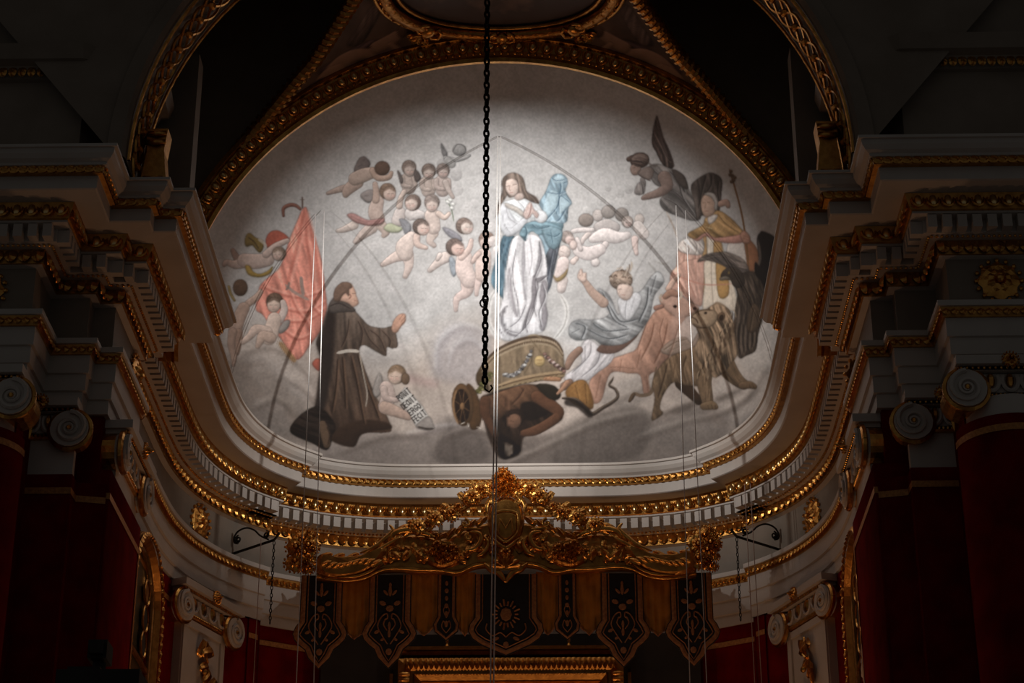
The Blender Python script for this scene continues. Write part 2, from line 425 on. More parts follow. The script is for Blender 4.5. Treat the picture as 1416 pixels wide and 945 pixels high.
def closed_curve(pts, sub=5):
    n = len(pts); p = np.array(pts, float); out = []
    for i in range(n):
        p0, p1, p2, p3 = p[i - 1], p[i], p[(i + 1) % n], p[(i + 2) % n]
        for k in range(sub):
            t = k / sub
            out.append(0.5 * (2 * p1 + (p2 - p0) * t + (2 * p0 - 5 * p1 + 4 * p2 - p3) * t * t + (-p0 + 3 * p1 - 3 * p2 + p3) * t ** 3))
    return np.array(out)
def region(x0, y0, x1, y1, pad):
    return max(0, int(x0 - pad)), max(0, int(y0 - pad)), min(CW, int(x1 + pad) + 1), min(CH, int(y1 + pad) + 1)
def tone(c):
    L = c.mean(); L2 = np.clip(L + 0.9 * L * (1 - L) * (L - 0.5), 0.02, 1); return np.clip(L2 + (c - L) * 0.86, 0, 1)
def streak(box, ang, amp, across=6.0):
    """long brush folds running at angle ang"""
    x0, y0, x1, y1 = box; yy, xx = np.mgrid[y0:y1, x0:x1].astype(float); c_, s_ = cos(radians(ang)), sin(radians(ang))
    out = 0
    for k, (ac, al, w) in enumerate(((across, across * 7, 0.65), (across * 0.45, across * 4, 0.45))):
        wob = 3.0 * np.sin((xx * c_ + yy * s_) / (across * 4.0) + k)
        u = (xx * c_ + yy * s_) / al + 50; v = (-xx * s_ + yy * c_ + wob) / ac + 900
        ui, vi = u.astype(int) % 512, v.astype(int) % 512; fu, fv = u - np.floor(u), v - np.floor(v); fu = fu * fu * (3 - 2 * fu); fv = fv * fv * (3 - 2 * fv)
        n = (RND[vi, ui] * (1 - fu) + RND[vi, (ui + 1) % 512] * fu) * (1 - fv) + (RND[(vi + 1) % 512, ui] * (1 - fu) + RND[(vi + 1) % 512, (ui + 1) % 512] * fu) * fv
        out = out + w * (2 * n - 1)
    return amp * 1.5 * out
RND = rng_p.random((512, 512))
def lay(mask, box, col, shade=0.0, r=3.0, L=(-0.4, -0.9), a=1.0, grain=0.13, col2=None, ang=90, st=None):
    """lay one painted form: colour, rounded modelling towards its edges, brush grain"""
    x0, y0, x1, y1 = box; c = tone(np.array(col, float) / 255.0); shade = shade * 0.62
    base = np.ones(mask.shape + (3,)) * c
    if col2 is not None:
        yy, xx = np.mgrid[0:mask.shape[0], 0:mask.shape[1]]; d = xx * cos(radians(ang)) + yy * sin(radians(ang))
        lo, hi = d[mask > 0.3].min() if (mask > 0.3).any() else 0, d[mask > 0.3].max() if (mask > 0.3).any() else 1
        f = np.clip((d - lo) / max(hi - lo, 1), 0, 1)[..., None]; base = base * (1 - f) + tone(np.array(col2) / 255.0) * f
    lum = np.zeros(mask.shape)
    if shade:
        for rr_, wt in ((r, 0.65), (max(1.0, r * 0.3), 0.5)):
            h = blur(mask, rr_); gy, gx = np.gradient(h)
            lum += wt * shade * rr_ * (gx * -L[0] + gy * -L[1])
        lum -= shade * 0.28 * (1 - np.clip(blur(mask, r) * 1.25 - 0.25, 0, 1))
    if st is not None: lum += streak(box, *st)
    lum = lum + grain * NZ[y0:y1, x0:x1]
    base = np.clip(base * (1 + lum[..., None]) + np.maximum(lum, 0)[..., None] * 0.10, 0, 1)
    m = (mask * a)[..., None]
    IMG[y0:y1, x0:x1] = IMG[y0:y1, x0:x1] * (1 - m) + base * m
def poly_mask(P_, pad):
    x0, y0, x1, y1 = region(P_[:, 0].min(), P_[:, 1].min(), P_[:, 0].max(), P_[:, 1].max(), pad)
    if x1 <= x0 or y1 <= y0: return None, None
    S = 2; xs = x0 + (np.arange((x1 - x0) * S) + 0.5) / S - 0.5; ys = y0 + (np.arange((y1 - y0) * S) + 0.5) / S - 0.5
    ins = np.zeros((len(ys), len(xs)), bool); n = len(P_)
    for i in range(n):
        xa, ya = P_[i]; xb, yb = P_[(i + 1) % n]
        if ya == yb: continue
        rows_ = (ya > ys) != (yb > ys)
        if not rows_.any(): continue
        xi = xa + (ys[rows_] - ya) * (xb - xa) / (yb - ya)
        ins[rows_] ^= xs[None] < xi[:, None]
    return ins.reshape(y1 - y0, S, x1 - x0, S).mean((1, 3)), (x0, y0, x1, y1)
T0 = (0, 0, 1.0)
def tr(T, p): return (T[0] + p[0] / T[2] - CX0, T[1] + p[1] / T[2] - CY0)
def F_(T, pts, col, shade=0.7, r=3.0, soft=0.5, smooth=True, a=1.0, **k):
    q = np.array([tr(T, p) for p in pts])
    if smooth: q = closed_curve(q)
    m, b = poly_mask(q, soft * 3 + 2)
    if m is None: return
    m = blur(m, soft); lay(m, b, col, shade, r, a=a, **k)
    if a > 0.8 and soft < 0.8:
        e = np.clip(blur(m, 0.8) * 1.0, 0, 1); e = 4 * e * (1 - e); lay(e * 0.5, b, tuple(c * 0.5 for c in col), 0, a=0.55, grain=0)
def caps_mask(q, w, soft):
    """union of tapered capsules along points q with half widths w"""
    pad = max(w) + soft * 3 + 2
    x0, y0, x1, y1 = region(q[:, 0].min(), q[:, 1].min(), q[:, 0].max(), q[:, 1].max(), pad)
    if x1 <= x0 or y1 <= y0: return None, None
    yy, xx = np.mgrid[y0:y1, x0:x1].astype(float); m = np.zeros(yy.shape)
    for i in range(len(q) - 1):
        a, b = q[i], q[i + 1]; d = b - a; L2 = d @ d + 1e-9
        t = np.clip(((xx - a[0]) * d[0] + (yy - a[1]) * d[1]) / L2, 0, 1)
        dist = np.hypot(xx - a[0] - t * d[0], yy - a[1] - t * d[1]); ww = w[i] + (w[i + 1] - w[i]) * t
        m = np.maximum(m, np.clip(ww - dist + 0.5, 0, 1))
    return blur(m, soft), (x0, y0, x1, y1)
def open_curve(pts, sub=5): return np.array(catmull([tuple(p) for p in pts], sub)) if len(pts) > 2 else np.array(pts, float)
def S_(T, pts, w, col, a=0.8, soft=0.4, w1=None):
    """brush stroke, w = width in canvas units, tapering at both ends"""
    q = open_curve([tr(T, p) for p in pts]); n = len(q); u = np.linspace(0, 1, n)
    w1 = w if w1 is None else w1
    ww = (w + (w1 - w) * u) / 2 * np.clip(np.minimum(u, 1 - u) * 5 + 0.35, 0, 1)
    m, b = caps_mask(q, ww, soft)
    if m is not None: lay(m, b, col, 0, a=a, grain=0.05)
def B_(T, pts, col, shade=0.8, soft=0.4, a=1.0, r=None, line=True, **k):
    """limb or other rounded form: points (x, y, half width) in sketch units"""
    q = open_curve([tr(T, p) + (p[2] / T[2],) for p in pts], 4)
    w = q[:, 2]; r = r or max(1.2, float(w.max()) * 0.45)
    m, b = caps_mask(q[:, :2], w + 0.55, soft)
    if m is None: return
    if line: lay(m, b, tuple(c * 0.55 for c in col), 0, a=a * 0.55, grain=0)
    m, b = caps_mask(q[:, :2], w, soft); lay(m, b, col, shade, r, a=a, **k)
def E_(T, c, rx, ry, col, ang=0, shade=0.8, soft=0.4, a=1.0, **k):
    ca, sa = cos(radians(ang)), sin(radians(ang))
    F_(T, [(c[0] + rx * cos(t) * ca - ry * sin(t) * sa, c[1] + rx * cos(t) * sa + ry * sin(t) * ca) for t in [2 * pi * i / 12 for i in range(12)]], col, shade, max(1.2, min(rx, ry) / T[2] * 0.5), soft, True, a, **k)
def folds(T, lines, dark, light, w=2.0, a=0.55):
    for ln in lines:
        o = w * 0.8 * T[2]
        S_(T, ln, w * 2.2, dark, a * 0.32, 1.5)
        S_(T, [(x + o, y + o * 0.3) for x, y in ln], w * 0.9, light, a * 0.75, 0.7)
        S_(T, ln, w * 0.65, dark, a * 0.95, 0.35)
def head(T, x, y, r, skin, hair, look=0.0, a=1.0, hair_up=0.35, face=True):
    """child's head: hair mass, face turned to angle look (degrees, 0 = towards us, +90 = to the right), features"""
    lx = sin(radians(look))
    hair = tuple(min(255, c * 1.12) for c in hair)
    E_(T, (x - lx * r * 0.16, y - r * 0.10), r * 0.96, r * 0.98, hair, 0, 0.9, a=a, st=(40, 0.10, 2.2))
    E_(T, (x + lx * r * 0.30, y + r * (hair_up - 0.08)), r * 0.74, r * 0.84, skin, 0, 0.8, a=a)
    S_(T, [(x - r * 0.7 + lx * r * .2, y + r * (hair_up - .45)), (x + lx * r * .2, y + r * (hair_up - .82)), (x + r * 0.7 + lx * r * .2, y + r * (hair_up - .45))], r * 0.36 / T[2], hair, 0.8 * a, 0.7)
    E_(T, (x + lx * r * 0.5 - r * .3, y + r * (hair_up + .15)), r * .2, r * .16, (214, 150, 138), 0, 0, 1.0, 0.35 * a); E_(T, (x + lx * r * 0.5 + r * .3, y + r * (hair_up + .15)), r * .2, r * .16, (214, 150, 138), 0, 0, 1.0, 0.35 * a)
    if not face: return
    fx, fy = x + lx * r * 0.5, y + r * (hair_up + 0.02); d = tuple(c * 0.5 for c in skin)
    for e in (-1, 1):
        ex = fx + e * r * 0.27 * (1 - abs(lx) * 0.35)
        S_(T, [(ex - r * 0.13, fy - r * 0.10), (ex + r * 0.13, fy - r * 0.10)], 1.3, d, 0.75 * a, 0.3)
    S_(T, [(fx + lx * r * 0.15, fy), (fx + lx * r * 0.2, fy + r * 0.2)], 0.9, d, 0.5 * a, 0.3)
    S_(T, [(fx - r * 0.14 + lx * r * 0.1, fy + r * 0.40), (fx + r * 0.14 + lx * r * 0.1, fy + r * 0.40)], 1.2, (150, 85, 80), 0.6 * a, 0.3)
    for k in range(5):
        t = -2.8 + k * 0.55; S_(T, [(x + r * 0.95 * cos(t), y + r * 0.95 * sin(t)), (x + r * 0.6 * cos(t + 0.3), y + r * 0.6 * sin(t + 0.3))], 1.0, tuple(c * 0.65 for c in hair), 0.5 * a, 0.4)

# ---- sky and clouds
yy, xx = np.mgrid[0:CH, 0:CW]
f = np.clip((yy + CY0 - 440 + 26 * np.sin((xx + CX0) / 47.0)) / 70.0, 0, 1)[..., None]       # plain grey sky above, warm cloud bank below
IMG[:] = (np.array([193, 191, 189]) * (1 - f) + np.array([186, 172, 161]) * f) / 255.0
IMG *= (1 + 0.10 * (vnoise(CW, CH, 46, 5) - 0.5) + 0.05 * NZ)[..., None]
mot = vnoise(CW, CH, 22, 4); low = np.clip((yy + CY0 - 330) / 120.0, 0, 1)
IMG *= (1 + 0.22 * (mot - 0.5) * low)[..., None]
def cloud(pts, col, lite, r=9, soft=3.5, a=0.75):
    F_(T0, pts, col, 0.45, r, soft, True, a * 0.8, grain=0.16); S_(T0, pts[:max(3, len(pts) // 2)], r * 0.9, lite, 0.30, r * 0.4)
cloud([(300,500),(330,488),(370,500),(400,525),(420,560),(425,590),(440,615),(400,612),(350,580),(320,545)], (118,106,97), (178,168,160), 12)
cloud([(345,515),(372,508),(402,530),(425,552),(440,560),(436,575),(410,575),(385,560),(360,540)], (150,139,130), (190,180,172), 8)
cloud([(350,560),(372,552),(394,570),(404,598),(385,600),(360,585)], (140,130,122), (180,170,162), 8)
cloud([(318,470),(345,462),(382,472),(415,492),(436,520),(440,552),(405,545),(372,505),(335,500)], (182,172,164), (208,198,190), 10, a=0.6)
cloud([(400,640),(470,612),(530,598),(575,600),(625,575),(650,585),(660,640)], (112,102,96), (150,140,134), 10)
cloud([(600,520),(606,470),(635,448),(668,462),(680,500),(665,530),(630,530)], (150,146,152), (186,184,188), 14, 5, 0.6)
cloud([(612,600),(640,585),(690,600),(760,600),(820,572),(880,562),(900,590),(860,640),(620,645)], (84,74,68), (120,108,100), 12)
cloud([(760,620),(800,590),(860,570),(920,575),(980,560),(1010,580),(960,640),(780,645)], (104,94,87), (150,140,130), 12)
cloud([(890,600),(940,585),(1000,592),(1050,560),(1075,560),(1040,620),(980,640)], (128,117,109), (165,155,146), 12)
cloud([(985,540),(1010,520),(1050,505),(1085,470),(1085,545),(1040,585),(1000,580)], (165,155,146), (196,186,176), 12)
cloud([(1020,470),(1045,440),(1080,430),(1085,500),(1040,515),(1020,500)], (190,181,171), (212,203,194), 10)
cloud([(830,545),(870,525),(905,520),(905,545),(870,562),(835,560)], (150,140,131), (185,175,166), 8)
for k in range(26):                                     # wisps of cloud round the cherubs
    x, y = 440 + rng_p.random() * 230, 300 + rng_p.random() * 130
    S_(T0, [(x, y), (x + 18, y - 6 + 6 * rng_p.random()), (x + 40, y - 2), (x + 58, y + 5)], 5 + 4 * rng_p.random(), (214, 208, 206), 0.16, 2.5)
for k in range(20):
    x, y = 790 + rng_p.random() * 140, 270 + rng_p.random() * 110
    S_(T0, [(x, y), (x + 12, y - 7), (x + 28, y - 3), (x + 40, y + 6)], 6, (214, 210, 206), 0.2, 2.5)
S_(T0, [(555,520),(580,527),(605,532)], 10, (165,120,120), 0.35, 4)
for p in ([(604,512),(606,474),(632,450),(662,454),(680,480)],[(620,506),(628,478),(650,468),(668,484)],[(560,600),(600,590),(640,586)],[(700,470),(690,460),(672,462)]): S_(T0, p, 4.5, (206,204,206), .30, 2.0); S_(T0, [(x+3,y+6) for x,y in p], 5, (110,100,102), .25, 2.2)
for p in ([(614,602),(650,590),(700,604)],[(700,640),(760,612),(820,584),(884,568)],[(880,604),(940,582),(1000,566),(1050,530)],[(1000,566),(1030,548),(1062,500)],[(840,556),(880,536),(904,528)],[(470,622),(530,600),(590,598)],[(330,486),(372,476),(410,498),(436,532)],[(352,560),(380,548),(404,566),(410,596)],[(388,516),(420,536),(438,556)]): S_(T0, p, 4, (196,182,168), .28, 2.0); S_(T0, [(x+2,y+7) for x,y in p], 6, (70,58,50), .28, 2.6)
G1=(290,180,4.72); G2=(300,380,3.78); G3=(440,180,3.636); G4=(630,210,3.5); G5=(760,230,5.56); G6=(860,150,3.78); G7=(780,360,3.78); G8=(600,440,4.5)
SK=(196,172,160); SKL=(208,188,178); HR=(106,86,72); HRD=(88,70,60)

# ---- red banner with cherubs
B_(G1, [(482,560,7),(482,512,10),(520,490,11),(560,492,10),(590,515,8)], (150,100,85)); S_(G1, [(604,436),(605,470),(605,512)], 2.2, (95,70,58)); S_(G1, [(590,455),(620,455)], 1.8, (95,70,58))
FL=[(418,290),(424,288),(429,308),(437,333),(445,362),(449,395),(452,425),(449,440),(443,458),(428,478),(417,494),(408,497),(398,484),(388,468),(378,458),(364,436),(354,428),(357,406),(362,392),(385,372),(394,352),(400,332),(410,308)]
F_(T0, FL, (224,138,118), 0.6, 6, 0.5, st=(78,0.17,7))
for p, q, w in (([(421,292),(414,330),(405,365),(396,400)],0,5),([(423,292),(424,330),(430,370),(436,420)],0,4),([(425,300),(436,350),(444,400)],0,3),([(419,300),(402,345)],0,3)):
    S_(T0, p, w, (196,104,86), 0.6, 1.0); S_(T0, [(x+4,y) for x,y in p], w*0.8, (242,168,148), 0.55, 1.0)
for p in ([(365,398),(390,408),(420,412),(448,402)],[(368,415),(395,428),(425,432),(450,418)],[(382,440),(405,446),(430,442),(448,428)],[(392,458),(412,470),(432,462)],[(400,402),(412,430),(428,452),(430,474)],[(420,404),(432,424),(445,438)]):
    S_(T0, p, 3.2, (186,96,80), 0.6, 0.9); S_(T0, [(x+1,y-3.5) for x,y in p], 2.6, (244,172,150), 0.6, 0.9)
S_(T0, [(387,474),(398,488),(408,500)], 7, (168,128,84), 0.85, 0.8)
for k in range(12): S_(T0, [(386+k*2.0, 466+k*2.5),(383+k*2.0, 476+k*2.6)], 1.0, (120,88,52), 0.7, 0.3)
S_(G2, [(358,52),(395,85),(440,112),(480,132)], 4, (165,140,128), 0.9); S_(G2, [(440,12),(444,60),(452,108)], 5, (150,132,122), 0.9); S_(G2, [(362,78),(372,66),(378,40)], 3, (140,120,110), 0.9)
F_(G2, [(520,440),(546,448),(548,492),(528,502),(498,468)], (188,98,78), 0.6)
# cherub at the top of the banner
F_(G1, [(365,725),(388,672),(436,655),(488,678),(520,718),(470,745),(420,762),(380,772)], (192,98,78), 0.9, 3)
F_(G1, [(228,725),(244,680),(268,676),(300,702),(345,722),(352,760),(330,800),(305,782),(278,752),(240,760)], (152,126,66), 1.0, 3); S_(G1,[(250,700),(290,730),(320,775)],2,(95,74,36),.7); S_(G1,[(318,712),(350,735),(368,760)],4,(200,190,175),.8)
B_(G1, [(178,838,22),(160,805,18),(150,785,13)], (165,135,120)); B_(G1, [(225,862,38),(165,878,27),(110,862,17),(95,880,13)], SK)
B_(G1, [(225,850,44),(300,858,48),(380,848,40)], SK); B_(G1, [(368,812,24),(420,765,21),(470,738,18),(508,722,14)], SK)
head(G1, 450, 812, 47, (200,175,160), (128,108,92), -20, hair_up=0.12)
F_(G1, [(232,888),(262,888),(285,925),(330,940),(385,915),(410,890),(395,935),(330,960),(255,945)], (172,140,66), 0.9, 2)
# cherub seen from behind, and the seated one
B_(G2, [(62,62,5),(72,100,6),(92,135,5)], (175,150,90)); B_(G2, [(165,150,18),(205,120,17),(228,90,13)], (186,156,138))
B_(G2, [(140,175,30),(112,235,33),(96,290,34)], (182,152,134)); B_(G2, [(112,305,22),(112,360,17),(104,410,12)], (160,130,112)); B_(G2, [(82,300,22),(74,360,18),(88,430,15),(86,472,9)], (172,142,124))
E_(G2, (122,68), 38, 44, (116,90,70)); head(G2, 300, 145, 46, (212,186,168), (98,78,64), -12, hair_up=0.40)
B_(G2, [(330,235,20),(352,185,18),(345,145,14)], SKL); B_(G2, [(300,232,34),(288,285,40),(272,330,38)], (210,186,170)); B_(G2, [(262,300,28),(205,285,24),(172,322,18),(135,352,13)], (206,180,164)); B_(G2, [(280,330,28),(238,318,23),(225,350,18),(214,374,12)], (196,168,150))
F_(G2, [(335,262),(358,240),(382,242),(370,280),(340,306),(322,300)], (150,142,136), 0.8)

# ---- kneeling friar
F_(G2, [(590,160),(640,140),(700,160),(722,190),(760,232),(800,268),(868,280),(922,276),(945,368),(920,385),(888,380),(884,425),(838,405),(770,368),(745,388),(750,430),(790,540),(832,640),(870,702),(912,805),(880,826),(760,832),(712,900),(600,868),(572,916),(500,880),(385,822),(430,742),(512,692),(530,560),(546,450),(530,390),(520,350),(556,262),(575,205)], (120,104,92), 0.5, 9, col2=(84,62,48), st=(82,0.22,7))
F_(G2, [(578,190),(546,300),(522,362),(540,450),(528,580),(515,690),(560,700),(592,560),(612,420),(618,290),(620,200)], (62,52,47), 0.4, 5, 2)
F_(G2, [(385,822),(430,742),(520,690),(590,740),(620,800),(600,868),(572,916),(500,880)], (48,38,32), 0.6, 5, 0.7, st=(20,0.3,5))
F_(G2, [(600,868),(640,800),(760,760),(880,770),(910,806),(760,832),(712,900)], (70,52,40), 0.6, 5, 1)
folds(G2, [[(655,430),(665,560),(672,700)],[(700,425),(730,560),(755,700),(770,780)],[(735,420),(775,560),(820,680),(850,760)],[(630,440),(622,580),(600,720)]], (52,38,30), (138,104,80), 3.0, 0.75)
folds(G2, [[(690,230),(680,310),(650,380)],[(735,240),(760,300),(750,370)],[(800,290),(850,330),(880,400)],[(860,290),(905,340),(900,375)],[(770,280),(800,340),(850,390)]], (56,44,38), (128,104,88), 2.2, 0.7)
S_(G2, [(628,410),(690,398),(742,402)], 4.5, (196,186,172), 0.95); S_(G2, [(745,410),(765,520),(785,620),(778,690)], 1.8, (190,178,160), 0.8)
F_(G2, [(582,165),(615,118),(660,128),(705,165),(722,192),(650,196),(598,200)], (98,88,82), 0.8, 3); S_(G2, [(590,165),(640,150),(700,180)], 1.6, (60,50,45), 0.7)
F_(G2, [(615,130),(618,82),(655,44),(698,46),(722,84),(728,108),(740,150),(712,168),(690,152),(660,140)], (208,164,140), 0.6, 3)
F_(G2, [(612,132),(616,80),(652,42),(694,44),(706,66),(690,78),(690,112),(672,96),(650,118),(640,140)], (128,102,86), 0.7, 2); S_(G2, [(690,100),(700,112),(690,128)], 2, (150,105,88), 0.8); S_(G2, [(708,98),(722,98)], 1.3, (90,60,48)); S_(G2, [(718,136),(734,138)], 1.2, (150,90,76))
F_(G2, [(914,290),(922,246),(948,212),(972,204),(986,212),(984,246),(962,272),(938,304)], (192,146,122), 0.8, 2)
for p in ([(950,240),(972,208)],[(960,248),(986,220)],[(962,262),(986,240)]): S_(G2, p, 0.9, (110,74,58), 0.8, 0.3)
B_(G2, [(552,782,18),(566,830,24),(574,888,18)], (112,88,68)); S_(G2, [(575,795),(590,840),(580,890)], 2, (60,45,36), .7)
# cherub with the written tablet
F_(G2, [(815,610),(832,545),(852,514),(866,556),(856,620),(832,642)], (158,148,140), 0.9, 2); S_(G2,[(850,525),(842,600)],1.2,(110,100,95),.6)
B_(G2, [(885,590,34),(895,640,38),(880,690,36)], SK); B_(G2, [(880,695,34),(950,722,26),(1000,745,17)], (186,156,138)); B_(G2, [(872,600,19),(885,645,17),(938,656,12)], SK)
head(G2, 938, 525, 50, (204,176,156), (124,100,78), -25, hair_up=0.22); E_(G2, (985,545), 22, 30, (118,94,74))
F_(G2, [(985,588),(1074,688),(1106,742),(1040,792),(1008,728),(940,640)], (200,194,186), 0.35, 3, 0.4, False); F_(G2, [(1040,792),(1106,742),(1134,790),(1134,806),(1080,812)], (150,140,132), 0.6, 3)
S_(G2, [(1050,796),(1095,806),(1130,806)], 3, (60,50,44), .7)
FONT = {'P':[[(0,0),(0,1)],[(0,1),(.6,1),(.75,.78),(.6,.52),(0,.52)]],'O':[[(.4,0),(.05,.3),(.05,.7),(.4,1),(.75,.7),(.75,.3),(.4,0)]],'T':[[(0,1),(.8,1)],[(.4,1),(.4,0)]],'U':[[(0,1),(0,.25),(.35,0),(.7,.25),(.7,1)]],'I':[[(.3,0),(.3,1)]],
 'D':[[(0,0),(0,1)],[(0,1),(.5,.95),(.75,.5),(.5,.05),(0,0)]],'E':[[(0,0),(0,1)],[(0,1),(.65,1)],[(0,.5),(.5,.5)],[(0,0),(.65,0)]],'C':[[(.75,.85),(.4,1),(.05,.6),(.05,.4),(.4,0),(.75,.15)]],'R':[[(0,0),(0,1)],[(0,1),(.6,1),(.7,.75),(.5,.5),(0,.5)],[(.4,.5),(.75,0)]],
 'G':[[(.75,.85),(.4,1),(.05,.6),(.05,.4),(.4,0),(.75,.2),(.75,.45),(.5,.45)]],'F':[[(0,0),(0,1)],[(0,1),(.65,1)],[(0,.5),(.5,.5)]]}
def letters(T, word, p, q, hgt, col):
    p = np.array(p, float); q = np.array(q, float); d = (q - p) / len(word); n = np.array([d[1], -d[0]]); n = n / np.linalg.norm(n) * hgt
    for i, ch in enumerate(word):
        for ln in FONT[ch]:
            pts = [tr(T, tuple(p + d * (i + 0.08 + x * 0.95) + n * y)) for x, y in ln]; qq = np.array(pts)
            m, b = caps_mask(qq, [0.62] * len(qq), 0.25); lay(m, b, col, 0, a=0.95, grain=0)
letters(G2, 'POTUIT', (955,662), (1016,614), 30, (44,38,36)); letters(G2, 'DECUIT', (977,706), (1046,652), 30, (44,38,36))
letters(G2, 'ERGO', (1012,738), (1072,692), 30, (44,38,36)); letters(G2, 'FECIT', (1034,776), (1098,728), 30, (44,38,36))

# ---- cherubs of the upper cloud
def wing(T, pts, col): F_(T, pts, col, 1.0, 2); c = np.mean(pts, 0); S_(T, [tuple(np.array(pts[0]) * .5 + c * .5), tuple(c)], 1.2, tuple(v * .6 for v in col), .6)
wing(G3, [(180,200),(200,152),(216,136),(238,136),(262,168),(240,205),(196,214)], (118,106,102))
B_(G3, [(130,292,17),(95,302,14),(48,318,8)], (168,146,134)); B_(G3, [(195,262,32),(150,300,26),(138,326,14)], (170,146,132)); B_(G3, [(185,245,32),(230,226,34),(278,212,26)], (172,150,136)); B_(G3, [(275,205,16),(300,240,15),(352,238,13),(368,215,9)], (166,140,124)); E_(G3, (322,192), 38, 36, (108,86,74))
E_(G3, (710,100), 34, 30, (152,150,148), 0, 0.9); S_(G3,[(676,108),(700,72),(735,82),(744,112)],1.3,(96,94,92),.7); wing(G3, [(618,66),(636,92),(650,120),(640,138),(624,120)], (128,126,125)); B_(G3, [(640,140,10),(690,150,11),(742,138,8),(762,128,5)], (152,150,148), .8); B_(G3, [(650,150,16),(672,172,18)], (152,150,147), .6)
for x, y, r, c in ((695,224,30,168),(702,300,28,182),(748,388,26,196),(786,370,22,200),(870,492,26,206),(620,170,24,150)): E_(G3, (x,y), r, r*1.1, (c,c-4,c-6), 0, .6, a=.5); S_(G3,[(x-8,y),(x+8,y)],1,(c-60,c-66,c-70),.5)
for x, y, r, sk, hr, lk in ((458,192,38,(164,148,138),(112,98,90),10),(556,208,37,(172,156,146),(108,94,86),0),(628,205,35,(170,154,146),(112,100,94),5)):
    B_(G3, [(x-6,y+58,36),(x-2,y+96,34)], sk); B_(G3, [(x-34,y+50,13),(x-30,y+84,11),(x+4,y+92,9)], sk); B_(G3, [(x+26,y+50,13),(x+30,y+84,11)], sk); head(G3, x, y, r, sk, hr, lk, hair_up=.35)
wing(G3, [(488,200),(508,216),(516,244),(494,262),(482,232)], (98,88,84)); wing(G3, [(398,204),(416,222),(428,256),(414,266)], (112,102,98)); B_(G3, [(640,262,14),(655,300,12),(678,338,8)], (172,158,150))
wing(G3, [(212,332),(238,306),(272,300),(292,318),(276,352),(248,366)], (138,128,124))
B_(G3, [(268,492,30),(224,526,22),(188,562,12)], (192,174,164)); B_(G3, [(318,480,26),(340,510,20),(330,530,12)], (186,166,154)); B_(G3, [(300,360,30),(288,410,36),(300,448,34)], (184,162,150)); B_(G3, [(290,352,17),(292,310,16),(286,272,12)], (172,148,134)); B_(G3, [(180,478,22),(130,500,15),(98,506,9)], (196,180,170)); head(G3, 352, 312, 42, (190,166,152), (112,92,78), 35, hair_up=.28)
F_(G3, [(145,426),(180,420),(248,452),(326,444),(324,468),(262,482),(196,468),(168,452)], (172,128,122), 1.0, 2); folds(G3,[[(165,432),(230,460),(310,458)]],(120,80,76),(206,168,160),1.5)
B_(G3, [(412,420,30),(400,456,30)], (196,184,178)); B_(G3, [(408,382,16),(415,345,13),(432,310,11)], (190,170,158)); B_(G3, [(470,420,34),(520,428,20)], (202,194,190)); head(G3, 474, 368, 42, (204,184,172), (112,96,88), -25, hair_up=.12)
F_(G3, [(330,492),(358,468),(398,482),(425,496),(398,516),(352,512)], (172,176,146), .9, 2)
B_(G3, [(578,520,26),(560,556,16),(582,580,12)], (198,180,170)); B_(G3, [(572,430,36),(580,490,34)], (200,182,172)); B_(G3, [(605,420,14),(635,440,12),(658,420,9)], (198,178,166)); head(G3, 572, 366, 40, (196,178,168), (124,112,106), 0, hair_up=.42)
S_(G3, [(640,350),(668,392),(682,460)], 1.6, (92,108,84), .8); 
for p in ((664,352),(678,372),(652,362),(672,392)): E_(G3, p, 12, 8, (226,226,220), 30)
wing(G3, [(408,448),(440,452),(466,480),(462,512),(440,526),(424,490)], (136,136,140)); B_(G3, [(432,625,32),(385,640,24),(325,676,12)], (206,186,176)); B_(G3, [(450,630,30),(456,682,21),(438,736,12)], (206,186,176)); B_(G3, [(470,540,30),(434,585,42),(438,620,38)], (206,188,178)); B_(G3, [(495,535,17),(500,575,15),(542,592,10)], (204,180,168)); head(G3, 520, 490, 42, (206,182,170), (98,86,80), 45, hair_up=.2)
wing(G3, [(625,490),(665,500),(712,530),(722,560),(690,552),(652,530)], (142,140,146)); head(G3, 738, 486, 42, (204,188,178), (116,100,92), 55, hair_up=.15)
B_(G3, [(640,640,28),(610,660,22),(562,705,12)], (204,188,180)); B_(G3, [(612,628,12),(600,650,9)], (204,188,180)); wing(G3, [(660,640),(684,650),(700,700),(682,738),(664,700)], (150,158,166))
B_(G3, [(752,770,36),(745,815,26),(698,848,17),(692,906,9)], (208,186,178)); B_(G3, [(775,750,34),(800,770,20)], (206,184,176)); B_(G3, [(735,640,38),(735,700,44),(760,755,40)], (210,190,182)); B_(G3, [(720,640,16),(758,600,14),(770,555,10)], (206,182,172)); head(G3, 690, 592, 44, (208,178,166), (104,90,84), 65, hair_up=.18)
B_(G3, [(822,720,26),(802,775,16),(796,828,9)], (206,184,176)); B_(G3, [(832,630,36),(828,690,38),(824,730,32)], (206,184,174)); B_(G3, [(808,620,13),(790,640,12),(778,662,10)], (200,176,166)); head(G3, 846, 556, 42, (200,178,168), (128,108,98), -10, hair_up=.3)
for x, y in ((880,560),(900,610)): E_(G3, (x,y), 24, 28, (214,206,202), 0, .7, a=.8)

